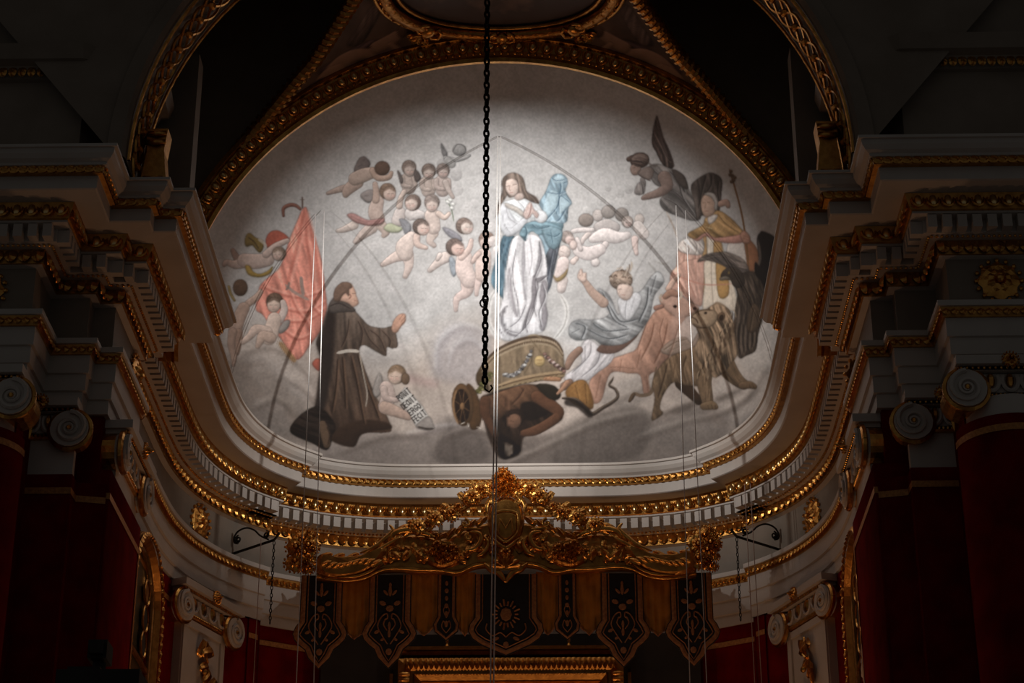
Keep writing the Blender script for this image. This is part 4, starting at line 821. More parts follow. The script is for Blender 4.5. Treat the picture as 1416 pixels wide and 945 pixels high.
for k in range(30):
    t = k * 0.37; x = 700 + 190 * ((k * .618) % 1); y = 250 + 340 * ((k * .382) % 1); S_(G7, [(x, y), (x + 9 * sin(t), y + 20), (x + 14 * sin(t + .6), y + 42)], 1.5, ((60,44,32), (178,152,120))[k % 2], .6, .35)
S_(G7,[(664,306),(676,284),(720,262),(780,262)],1.8,(84,64,48),.7,.4); S_(G7,[(672,334),(700,352),(740,352)],1.6,(70,50,38),.7,.4); S_(G7,[(705,290),(730,300),(744,322)],2.0,(190,164,130),.6,.6)
# ---- painted colours onto a fine mesh that follows the half dome
IMG *= (1 + 0.10 * (vnoise(CW, CH, 2.2, 1) - 0.5) + 0.10 * (vnoise(CW, CH, 12, 3) - 0.5))[..., None]
lin = np.where(IMG < 0.04045, IMG / 12.92, ((IMG + 0.055) / 1.055) ** 2.4)
def cam_px(p):
    """where a point of the apse falls in the photographer's frame (used once, to place the painted design on the plaster)"""
    x, y, z = p[..., 0] - CAM_X, p[..., 1], p[..., 2] - CAM_Z; a, b = radians(YAW), radians(PITCH)
    X, Y = x * cos(a) + y * sin(a), -x * sin(a) + y * cos(a); dep = Y * cos(b) + z * sin(b); up = -Y * sin(b) + z * cos(b)
    return 708 + FPX * X / dep, 472.5 - FPX * up / dep
NT, NS = 900, 600
tt = np.linspace(0, 1, NT); ss = np.linspace(0.02, pi / 2 - 0.0005, NS); Tg, Sg = np.meshgrid(tt, ss)
ca, sa = -np.cos(pi * Tg), np.sin(pi * Tg); ee = 2.0 / 2.5
gx = RA * np.sign(ca) * np.abs(ca) ** ee * np.cos(Sg); gy = YA + BY * np.abs(sa) ** ee * np.cos(Sg); gz = ZC + RA * np.sin(Sg)
V = np.stack([gx, gy, gz], -1)
px, py = cam_px(V); u = np.clip(px - CX0, 0, CW - 1.01); v = np.clip(py - CY0, 0, CH - 1.01)
ui, vi = u.astype(int), v.astype(int); fu, fv = (u - ui)[..., None], (v - vi)[..., None]
def samp(A): return (A[vi, ui] * (1 - fu) + A[vi, ui + 1] * fu) * (1 - fv) + (A[vi + 1, ui] * (1 - fu) + A[vi + 1, ui + 1] * fu) * fv
pig = samp(lin) * 0.85
pig = np.clip(pig, 0.004, 0.9)
me = bpy.data.meshes.new('vault_painting'); nv = NT * NS
me.vertices.add(nv); me.vertices.foreach_set('co', V.reshape(-1).astype(np.float32))
idx = np.arange(nv).reshape(NS, NT); quads = np.stack([idx[:-1, :-1], idx[:-1, 1:], idx[1:, 1:], idx[1:, :-1]], -1).reshape(-1, 4); nq = len(quads)
me.loops.add(nq * 4); me.loops.foreach_set('vertex_index', quads.reshape(-1).astype(np.int32))
me.polygons.add(nq); me.polygons.foreach_set('loop_start', np.arange(0, nq * 4, 4, dtype=np.int32)); me.polygons.foreach_set('use_smooth', np.ones(nq, bool))
me.update(calc_edges=True)
at_ = me.color_attributes.new('pigment', 'FLOAT_COLOR', 'POINT')
at_.data.foreach_set('color', np.concatenate([pig, np.ones(pig.shape[:2] + (1,))], -1).reshape(-1).astype(np.float32))
pmat = bpy.data.materials.new('fresco_pigment'); pmat.use_nodes = True; nt = pmat.node_tree; bs = nt.nodes['Principled BSDF']
an = nt.nodes.new('ShaderNodeAttribute'); an.attribute_name = 'pigment'; nt.links.new(an.outputs['Color'], bs.inputs['Base Color'])
bs.inputs['Roughness'].default_value = 0.75; bs.inputs['Specular IOR Level'].default_value = 0.25
nn = nt.nodes.new('ShaderNodeTexNoise'); nn.inputs['Scale'].default_value = 14; nn.inputs['Detail'].default_value = 4
tcn = nt.nodes.new('ShaderNodeTexCoord'); nt.links.new(tcn.outputs['Object'], nn.inputs['Vector'])
bmp = nt.nodes.new('ShaderNodeBump'); bmp.inputs['Strength'].default_value = 0.03; bmp.inputs['Distance'].default_value = 0.02
nt.links.new(nn.outputs['Fac'], bmp.inputs['Height']); nt.links.new(bmp.outputs['Normal'], bs.inputs['Normal'])
painting = mkobj('vault_painting', me, pmat)
P(painting, 'large vault painting of a lady in white and blue among angels, friar and lion', 'painting')

# ------------------------------------------------------------------ painted barrel vault above the arch: reclining figures round the medallion
KEEP = (IMG, CX0, CY0, CW, CH, NZ)
CX0, CY0, CW, CH = 270, -60, 840, 400; IMG = np.ones((CH, CW, 3)) * np.array([112, 92, 80]) / 255.0; NZ = vnoise(CW, CH, 6, 3) - 0.5
IMG *= (1 + 0.7 * (vnoise(CW, CH, 40, 4) - 0.5))[..., None]
SKN = (176, 140, 118); DRP = (104, 84, 86); DRK = (62, 46, 40)
for sd in (1, -1):
    def mx(p): return [(x if sd > 0 else 1384 - x,) + tuple(q) for x, *q in p]
    F_(T0, mx([(560,70),(530,55),(500,60),(470,78),(440,100),(470,108),(520,92),(556,84)]), DRP, .8, 5, st=(150 if sd > 0 else 30, .4, 5))
    F_(T0, mx([(500,60),(520,30),(530,5),(512,10),(496,36),(480,62)]), (120,98,88), .8, 4, st=(110, .3, 4))
    B_(T0, mx([(452,108,9),(470,88,9),(492,76,8),(514,74,6)]), SKN); B_(T0, mx([(440,122,9),(455,104,9),(470,96,8)]), SKN); B_(T0, mx([(520,66,8),(536,58,8),(548,50,7)]), SKN)
    E_(T0, mx([(556,44)])[0], 7, 8, (120,94,78)); B_(T0, mx([(540,62,4),(556,72,4),(574,74,3)]), SKN); B_(T0, mx([(420,140,8),(432,126,9),(446,116,8)]), DRP, st=(120, .3, 4))
    F_(T0, mx([(580,72),(610,64),(650,68),(690,76),(650,80),(600,84)]), (92,74,72), .6, 4, st=(0, .35, 4)); F_(T0, mx([(400,150),(380,175),(352,205),(340,228),(356,216),(392,180),(412,158)]), DRK, .6, 4, st=(130, .3, 4))
linv = np.where(IMG < 0.04045, IMG / 12.92, ((IMG + 0.055) / 1.055) ** 2.4)
VR = np.array(vault_rows()); px, py = cam_px(VR); u = np.clip(px - CX0, 0, CW - 1.01); v = np.clip(py - CY0, 0, CH - 1.01)
ui, vi = u.astype(int), v.astype(int); fu, fv = (u - ui)[..., None], (v - vi)[..., None]
vcol = np.clip(samp(linv) * 0.75, 0.02, 0.8)
vb = MB(); vb.grid([[tuple(p) for p in r_] for r_ in VR]); vme = vb.mesh('ceiling', True)
va = vme.color_attributes.new('pigment', 'FLOAT_COLOR', 'POINT'); va.data.foreach_set('color', np.concatenate([vcol, np.ones(vcol.shape[:2] + (1,))], -1).reshape(-1).astype(np.float32))
P(mkobj('ceiling', vme, pmat), 'painted barrel vault between the two rope ribs', None, None, 'structure')
IMG, CX0, CY0, CW, CH, NZ = KEEP

# ------------------------------------------------------------------ gilded rosettes on the frieze
ROS = rosette_mesh(8, 0.235).mesh('rosette'); ROS.materials.append(M['gold'])
def near_on(o, pt):
    """point of the offset line nearest to pt with its heading"""
    L = line_at(o); best = None
    for i in range(len(L) - 1):
        a, b = L[i], L[i + 1]; d = b - a; t = min(1, max(0, ((np.array(pt) - a) @ d) / (d @ d + 1e-12))); q = a + d * t; e = np.linalg.norm(q - np.array(pt))
        if best is None or e < best[0]: best = (e, q, atan2(d[1], d[0]))
    return best[1], best[2]
for pt, n in (((-4.30, 28.35), 0), ((4.30, 28.3), 2), ((-4.5, 23.4), 0), ((4.5, 23.4), 2), ((5.66, 21.1), 2), ((-5.66, 21.1), 0)):
    q, h = near_on(0.045, pt)
    mkobj('frieze_rosette', ROS, None, TRIMS[n], mtx=frame(q[0], q[1], 12.50, h))

# ------------------------------------------------------------------ Ionic pilasters and columns
def spiral(r0, r1, turns, n=44, sgn=1, y=0.0, cx=0.0, cz=0.0):
    out = []
    for i in range(n + 1):
        t = i / n; a = pi / 2 - sgn * 2 * pi * turns * t; r = r0 * (r1 / r0) ** t
        out.append((cx + r * cos(a), y, cz + r * sin(a)))
    return out
def disc(m, c, r, y0, y1, n=18):
    m.prism([(c[0] + r * cos(2 * pi * i / n), c[1] + r * sin(2 * pi * i / n)) for i in range(n)], y0, y1)
def ionic(root, w, d=0.16, eggs=4):
    """capital hung below z = 0 of root, local -y towards the viewer"""
    m = MB(); m.box(0, -d / 2 - 0.05, -0.05, w * 1.16, d + 0.20, 0.10); m.box(0, -d / 2 - 0.02, -0.125, w * 1.08, d + 0.12, 0.05)
    ab = m.obj('abacus', M['stone'], root)
    g = MB()
    for k in range(int(w / 0.055)): g.ball((-w * 0.55 + (k + 0.5) * w * 1.1 / int(w / 0.055), -d - 0.09, -0.125), (0.019, 0.02, 0.02), 5, 4)
    g.box(0, -d - 0.075, -0.125, w * 1.1, 0.01, 0.045); b = g.obj('bead_row', M['gold'], ab)
    f = rosette_mesh(6, 0.085).obj('abacus_flower', M['gold'], ab); f.location = (0, -d - 0.14, -0.06)
    vr = 0.215
    for s in (-1, 1):
        cx = s * (w / 2 - 0.02); v = MB(); disc(v, (cx, -0.36), vr, -d - 0.10, -d + 0.02)
        vo = v.obj('volute', M['stone'], root)
        sp_ = MB(); sp_.tube(spiral(vr * 0.93, 0.03, 2.6, 48, s, -d - 0.11, cx, -0.36), [0.030 - 0.018 * i / 48 for i in range(49)], 5); sp_.obj('spiral', M['stone'], vo)
        rg = MB(); rg.tube([(cx + (vr + 0.012) * cos(a), -d - 0.045, -0.36 + (vr + 0.012) * sin(a)) for a in [2 * pi * i / 24 for i in range(25)]], 0.036, 6); disc(rg, (cx, -0.36), vr * 0.99, -d + 0.02, 0.02); rg.obj('gilded_bolster', M['gold'], vo)
        ey = MB(); ey.ball((cx, -d - 0.115, -0.36), (0.03, 0.03, 0.03), 6, 4); ey.obj('volute_eye', M['gold'], vo)
    e = MB(); e.box(0, -d / 2, -0.27, w * 0.82, d, 0.22); e.obj('echinus', M['stone'], root)
    sp = (w - 2 * vr * 0.9) / eggs
    for k in range(eggs):
        x = -(w - 2 * vr * 0.9) / 2 + (k + 0.5) * sp
        q = MB(); q.tube([(x + sp * 0.42 * cos(a), -d - 0.03, -0.25 + 0.12 * sin(a)) for a in [radians(z) for z in range(150, 391, 24)]], 0.022, 5, False); u = q.obj('egg_surround', M['stone'], root)
        q = MB(); q.ball((x, -d - 0.02, -0.245), (sp * 0.22, 0.035, 0.085), 6, 5); q.obj('gilded_egg', M['gold'], u)
    n = MB()
    for k in range(int(w * 0.8 / 0.05)): n.ball((-w * 0.36 + (k + 0.5) * w * 0.72 / int(w * 0.8 / 0.05), -d - 0.01, -0.41), (0.018, 0.02, 0.02), 5, 4)
    n.box(0, -d / 2, -0.44, w * 0.74, d + 0.02, 0.03); n.obj('necking_beads', M['gold'], root)
    return root
ZCAP = 11.42
def trophy(parent, x, y, z, hgt):
    """gilded trophy of fruit, leaves and ribbon"""
    m = MB(); r = random.Random(5); lf = leaf_unit(0.16, 0.24, 0.05)
    for k in range(26):
        a = r.uniform(-0.9, 0.9); zz = -r.random() * hgt; xx = r.uniform(-0.17, 0.17) * (0.7 + 0.5 * sin(zz * 9))
        m.join(lf, Matrix.Translation((xx, -0.02 - r.random() * 0.05, zz)) @ Matrix.Rotation(a * 1.6, 4, 'Y') @ Matrix.Rotation(r.uniform(-.4, .4), 4, 'X'))
    for k in range(9): m.ball((r.uniform(-.12, .12), -0.08, -r.random() * hgt), (0.045, 0.04, 0.045), 6, 5)
    m.tube([(0.0, -0.05, 0.1), (0.05, -0.07, 0.02), (-0.06, -0.07, -0.08), (0.04, -0.07, -0.2)], 0.02, 5)
    o = m.obj('gilded_trophy', M['gold'], parent); o.location = (x, y, z); return o
for s, side in ((-1, 'flag'), (1, 'lion')):
    # pilaster in the rounded corner beside the altar
    q, h = near_on(0.02, (s * 4.40, 28.50))
    t = empty('pilaster', (q[0], q[1], ZCAP), h, 'white pilaster with gilt trophy panel in the rounded corner below the painted %s' % ('flag' if s < 0 else 'lion'), 'pilaster', 'corner pilasters flanking the altar')
    w = 1.38; sh = MB(); sh.box(0, -0.07, -5.9, w * 0.80, 0.14, 10.9); sh.box(-w * 0.36, -0.155, -5.9, 0.10, 0.03, 10.9); sh.box(w * 0.36, -0.155, -5.9, 0.10, 0.03, 10.9); sh.box(0, -0.155, -0.52, w * 0.8, 0.03, 0.10)
    sh.obj('shaft', M['stone'], t); ionic(t, w, 0.17, 4); trophy(t, 0.0, -0.15, -0.78, 2.4)
    # pilaster on the straight side wall
    t = empty('pilaster', (s * 4.42, 23.05, ZCAP), -s * pi / 2 - pi if s > 0 else pi / 2, 'pilaster with gilt capital on the side wall behind the %s pier' % ('flag side' if s < 0 else 'lion side'), 'pilaster', 'side wall pilasters')
    if s > 0: t.rotation_euler[2] = -pi / 2
    sh = MB(); sh.box(0, -0.07, -5.9, 1.3, 0.14, 10.9); sh.obj('shaft', M['stone'], t); ionic(t, 1.35, 0.17, 4)
    # flat pilaster and round column on the pier front
    t = empty('pilaster', (s * 5.02, 21.90, ZCAP), 0, 'flat pilaster half hidden behind the round column of the %s pier' % ('flag side' if s < 0 else 'lion side'), 'pilaster', 'pier pilasters')
    sh = MB(); sh.box(0, -0.05, -5.9, 0.78, 0.10, 10.9); sh.obj('shaft', M['stone'], t); ionic(t, 0.72, 0.13, 2)
    t = empty('column', (s * 5.60, 21.25, ZCAP), 0, 'round column with scrolled capital on the %s pier' % ('flag side' if s < 0 else 'lion side'), 'column', 'pier columns')
    sh = MB(); sh.lathe([(0.46, -11.2), (0.46, -0.5), (0.43, -0.42)], 24); sh.obj('shaft', M['stone'], t, True); ionic(t, 1.0, 0.36, 3)

# ------------------------------------------------------------------ red damask hangings with gold braid
def hanging(label, pts, ztop, zbot, o=0.0, edges=(0, 1), lace=0.30, group='red damask hangings'):
    """cloth over a plan polyline pts; braid runs under the top hem and down the chosen ends"""
    t = empty('red_hanging', (pts[0][0], pts[0][1], zbot), 0, label, 'hanging', group); L = [(p[0] - pts[0][0], p[1] - pts[0][1]) for p in pts]
    n = [Vector((L[min(i + 1, len(L) - 1)][1] - L[max(i - 1, 0)][1], -(L[min(i + 1, len(L) - 1)][0] - L[max(i - 1, 0)][0]), 0)).normalized() for i in range(len(L))]
    H = ztop - zbot; c = MB(); c.grid([[(x, y, 0) for x, y in L], [(x, y, H) for x, y in L]]); c.grid([[(x - a.x * .02, y - a.y * .02, H) for (x, y), a in zip(L, n)], [(x, y, H) for x, y in L]]); c.obj('cloth', M['red'], t, True)
    def strip(z0, z1, name):
        b = MB(); b.grid([[(x + a.x * .012, y + a.y * .012, z) for (x, y), a in zip(L, n)] for z in (z0, z1)]); b.obj(name, M['braid'], t)
    strip(H - lace - 0.075, H - lace, 'top_braid')
    for e in edges:
        p = L[0] if e == 0 else L[-1]; q = L[1] if e == 0 else L[-2]; d = Vector((q[0] - p[0], q[1] - p[1], 0)).normalized(); a = n[0 if e == 0 else -1]
        b = MB(); u0 = Vector((p[0], p[1], 0)) + a * .014 + d * 0.01; u1 = u0 + d * 0.055
        b.add([(u0.x, u0.y, 0), (u1.x, u1.y, 0), (u1.x, u1.y, H - lace), (u0.x, u0.y, H - lace)], [(0, 1, 2, 3)]); b.obj('side_braid', M['braid'], t)
    return t
LW = [tuple(p) for p in line_at(0.03)]
for s, nm in ((-1, 'flag side'), (1, 'lion side')):
    def fl(pts): return [(s * -x if s > 0 else x, y) for x, y in pts] if s < 0 else [(-x, y) for x, y in pts][::-1]
    hanging('red hanging round the side wall pilaster of the %s pier' % nm, fl([(-4.66, 22.12), (-4.27, 22.12), (-4.27, 23.98)]), 10.74, 5.0, edges=(1,) if s < 0 else (0,), lace=0.28)
    pts = [p for p in LW[:NR] if p[1] > 24.6 and p[0] < -4.2]; pts = [(-4.67, 24.45)] + [p for p in pts if p[1] < 27.85] 
    hanging('red hanging on the side wall behind the niche frame, %s' % nm, fl(pts), 11.40, 5.0, edges=(0,) if s < 0 else (1,), lace=0.26)
    pts = [p for p in LW[:NR + NBK] if p[1] > 29.35 and p[0] > -4.2]
    hanging('red hanging on the curved back wall beside the altar, %s' % nm, fl(pts), 11.42, 5.0, edges=(), lace=0.22)
    hanging('red hanging over the flat pilaster of the %s pier' % nm, fl([(-5.60, 21.78), (-4.62, 21.78), (-4.62, 22.02), (-4.30, 22.10)]), 10.55, 5.0, edges=(), lace=0.16)
    cp = [(-5.60 + 0.56 * cos(a), 21.25 + 0.56 * sin(a)) for a in [radians(z) for z in range(-170, 6, 8)]]
    hanging('red hanging wrapped round the column of the %s pier' % nm, fl(cp), 10.72, 5.0, edges=(), lace=0.12)

# ------------------------------------------------------------------ arched gilt frames on the side walls
def niche(s):
    nm = 'flag' if s < 0 else 'lion'
    t = empty('arched_frame', (s * 4.64, 25.98, 7.0), pi / 2 if s < 0 else -pi / 2, 'tall arched gilt frame on the red side wall, %s side' % nm, 'frame', 'arched frames on the side walls')
    hw, zs = 0.88, 3.55
    def arc(r, y, n=18, dz=0.0): return [(-r, y, 0)] + [(-r * cos(pi * i / n), y, zs + (r * 0.80) * sin(pi * i / n)) for i in range(n + 1)] + [(r, y, 0)]
    b = MB(); rows_ = [arc(hw + 0.16, 0.0), arc(hw + 0.15, -0.10), arc(hw + 0.04, -0.13), arc(hw - 0.02, -0.06), arc(hw - 0.04, 0.03)]; b.grid(rows_); b.obj('frame_moulding', M['gold_base'], t)
    lf = MB(); u = leaf_unit(0.10, 0.15, 0.05); P_ = arc(hw + 0.09, -0.125, 30)
    d = [0]
    for i in range(1, len(P_)): d.append(d[-1] + hypot(P_[i][0] - P_[i - 1][0], P_[i][2] - P_[i - 1][2]))
    k = 0.05
    while k < d[-1]:
        i = max(0, min(int(np.searchsorted(d, k)) - 1, len(P_) - 2)); f = (k - d[i]) / (d[i + 1] - d[i] + 1e-9); p = [P_[i][j] + (P_[i + 1][j] - P_[i][j]) * f for j in range(3)]
        an = atan2(P_[i + 1][0] - P_[i][0], P_[i + 1][2] - P_[i][2]); lf.join(u, Matrix.Translation(p) @ Matrix.Rotation(an, 4, 'Y')); k += 0.12
    lf.obj('leaf_ornament', M['gold'], t)['kind'] = 'stuff'
    e = MB(); e.tube(arc(hw - 0.09, -0.03), 0.03, 6); e.obj('inner_fillet', M['egg'], t)
    pn = MB(); A = arc(hw - 0.06, 0.02); pn.add(A, [tuple(range(len(A)))]); pn.obj('panel', M['glass'], t)
    for k, zz in enumerate((zs + 0.20, zs - 0.16, zs - 0.50)):
        c = MB(); disc(c, (s * -0.38, zz), 0.15 if k else 0.12, -0.03, 0.0, 14); w_ = c.obj('roundel', M['dark'] if k else M['gold'], t)
        r_ = MB(); r_.tube([(s * -0.38 + 0.17 * cos(a), -0.03, zz + 0.17 * sin(a)) for a in [2 * pi * i / 16 for i in range(17)]], 0.018, 5); r_.obj('roundel_rim', M['gold'], w_)
    bar = MB(); bar.box(0, -0.02, zs - 0.75, hw * 1.7, 0.04, 0.06); bar.obj('transom', M['gold'], t)
    return t
niche(-1); nr = niche(1)
so = MB(); r = random.Random(3); lf = leaf_unit(0.22, 0.30, 0.06)
for k in range(11): so.join(lf, Matrix.Translation((r.uniform(-.16, .16), -0.03, r.uniform(-.4, .4))) @ Matrix.Rotation(r.uniform(-2, 2), 4, 'Y'))
o = so.obj('silver_ornament', M['stone'], nr); o.location = (0.25, -0.03, 2.35)

# ------------------------------------------------------------------ wrought iron brackets with hanging chains
LINK = MB(); LINK.tube([(0.016 * cos(a), 0, 0.034 * sin(a)) for a in [2 * pi * i / 10 for i in range(11)]], 0.0065, 4, False); LINK_S = LINK.mesh('link'); LINK_S.materials.append(M['iron'])
def iron_bracket(s):
    nm = 'flag' if s < 0 else 'lion'
    Tp = Vector((s * 3.30, 28.62, 12.30)); W = Vector((s * 3.96, 29.05, 12.27)); d = (W - Tp); Ln = Vector((d.x, d.y, 0)).length; h = atan2(d.y, d.x)
    t = empty('iron_bracket', W, h + pi, 'black wrought iron scroll bracket on the frieze above the %s side pilaster' % nm, 'bracket', 'iron scroll brackets')
    a = MB(); a.tube([(-0.12, 0, 0), (0, 0, 0), (Ln, 0, 0.05), (Ln + 0.10, 0, 0.14)], 0.020, 6); a.obj('arm', M['iron'], t)
    sc = MB(); sc.tube(catmull([(0.10, 0, 0.14), (0.03, 0, 0.17), (0.02, 0, 0.25), (0.09, 0, 0.33), (0.24, 0, 0.35), (0.40, 0, 0.28), (0.52, 0, 0.17), (Ln * 0.86, 0, 0.08)], 5), 0.014, 5); sc.obj('brace', M['iron'], t)
    for cx, cz, r0, sg in ((0.10, 0.20, 0.065, -1), (Ln * 0.80, 0.16, 0.06, 1)):
        q = MB(); q.tube(spiral(r0, 0.02, 1.6, 22, sg, 0, cx, cz), 0.013, 5); q.obj('scroll', M['iron'], t)
    ch = empty('lamp_chain', Tp + Vector((0, 0, -1.25)), 0, 'thin dark chain hanging from the iron bracket on the %s side' % nm, 'chain', 'chains below the iron brackets')
    for k in range(22):
        mkobj('link', LINK_S, None, ch, mtx=Matrix.Translation((0, 0, 1.22 - k * 0.056)) @ Matrix.Rotation((k % 2) * pi / 2 + 0.4, 4, 'Z'))
iron_bracket(-1); iron_bracket(1)

# ------------------------------------------------------------------ gilded pelmet over the altar with hanging lambrequins
YP = 28.40
def U(x, y): return ((x - 702) / 98.3, 11.86 - (y - 780) / 90.6 - 9.0)      # drawing units of the pelmet to metres, from its base at z = 9
pel = empty('gilded_pelmet', (0.02, YP, 9.0), 0, 'carved and gilded pelmet with shield, crown of flowers and scrolls over the altar', 'pelmet')
def gt(name, pts, rad, n=6, y=0.0, parent=None, m='gold', taper=True):
    q = catmull([U(*p) for p in pts], 5); k = len(q); rr = [rad * (0.35 + 0.65 * min(1, 4 * min(i, k - 1 - i) / k)) if taper else rad for i in range(k)]
    b = MB(); b.tube([(x, y, z) for x, z in q], rr, n); return b.obj(name, M[m], parent or pel, True)
def slab(name, pts, y0, y1, m='carved', parent=None, smooth_pts=True):
    """carved board with an outline: rounded front built from shrinking rings"""
    q = np.array([U(*p) for p in pts]); q = closed_curve(q, 4) if smooth_pts else q; c = q.mean(0); n = len(q); rows_ = []
    for f, y in ((1.0, y1), (1.0, y0 + (y1 - y0) * 0.55), (0.93, y0 + (y1 - y0) * 0.2), (0.80, y0)):
        rows_.append([(c[0] + (x - c[0]) * f, y, c[1] + (z - c[1]) * f) for x, z in q])
    b = MB(); b.grid(rows_, True); b.add(rows_[-1] + [(c[0], y0 - 0.01, c[1])], [(i, (i + 1) % n, n) for i in range(n)])
    return b.obj(name, M[m], parent or pel)
rail_top = [(440,772),(470,775),(510,772),(540,752),(552,744),(585,742),(612,748),(640,738),(668,728),(702,724)]
rail_bot = [(440,800),(470,803),(500,802),(526,792),(548,790),(580,792),(612,793),(636,795),(662,786),(702,784)]
top = catmull([U(*p) for p in rail_top], 4); bot = catmull([U(*p) for p in rail_bot], 4)
top = top + [(-x, z) for x, z in top[::-1]][1:]; bot = bot + [(-x, z) for x, z in bot[::-1]][1:]
b = MB(); rows_ = []
for f, y in ((0.0, 0.06), (0.0, -0.04), (0.10, -0.075), (0.22, -0.05), (0.40, -0.11), (0.60, -0.13), (0.80, -0.08), (0.90, -0.10), (1.0, -0.06), (1.0, 0.06)):
    rows_.append([(a[0] + (c_[0] - a[0]) * f, y, a[1] + (c_[1] - a[1]) * f) for a, c_ in zip(top, bot)])
b.grid(rows_[::-1]); b.obj('rail', M['carved'], pel, True)
rr = random.Random(11); LEAF_S = leaf_unit(0.075, 0.11, 0.04)
gb_ = MB()
for k in range(210):                                     # small carved leaves on the face of the rail
    i = rr.randrange(len(top) - 1); f = 0.3 + 0.5 * rr.random(); x = top[i][0] + (bot[i][0] - top[i][0]) * f; z = top[i][1] + (bot[i][1] - top[i][1]) * f
    gb_.join(LEAF_S, Matrix.Translation((x, -0.115, z)) @ Matrix.Rotation(rr.uniform(-1.5, 1.5), 4, 'Y') @ Matrix.Rotation(rr.uniform(-.5, .5), 4, 'X'))
gb_.obj('carved_foliage', M['gold'], pel)['kind'] = 'stuff'
LEAFM = leaf_unit(0.13, 0.26, 0.06).mesh('acanthus_leaf'); LEAFM.materials.append(M['gold'])
for i in range(2, len(top) - 2, 2):                      # curling acanthus along the upper ridge and over the face
    dx, dz = top[i + 1][0] - top[i - 1][0], top[i + 1][1] - top[i - 1][1]; an = atan2(dx, dz); sg = -1 if top[i][0] < 0 else 1
    mkobj('ridge_leaf', LEAFM, None, pel, mtx=Matrix.Translation((top[i][0], -0.09, top[i][1] + 0.02)) @ Matrix.Rotation(an + (0.45 if sg > 0 else pi - 0.45), 4, 'Y') @ Matrix.Diagonal((.75, 1.2, .8, 1)))
    f = 0.62; mkobj('face_leaf', LEAFM, None, pel, mtx=Matrix.Translation((top[i][0] + (bot[i][0] - top[i][0]) * f, -0.12, top[i][1] + (bot[i][1] - top[i][1]) * f)) @ Matrix.Rotation(an + (0.9 if i % 4 else 2.2) * sg, 4, 'Y') @ Matrix.Diagonal((.8, 1.1, .7, 1)))
gt('lower_bead', [(452,801),(480,804),(506,801),(528,791),(548,788),(580,790),(612,791),(636,794),(662,784),(702,782)], 0.028, 6, -0.08, taper=False)
gt('lower_bead', [(952,801),(924,804),(898,801),(876,791),(856,788),(824,790),(792,791),(768,794),(742,784),(702,782)], 0.028, 6, -0.08, taper=False)
FLW = rosette_mesh(6, 0.085).mesh('flower'); FLW.materials.append(M['gold'])
BIGF = rosette_mesh(8, 0.15).mesh('rosette_flower'); BIGF.materials.append(M['gold'])
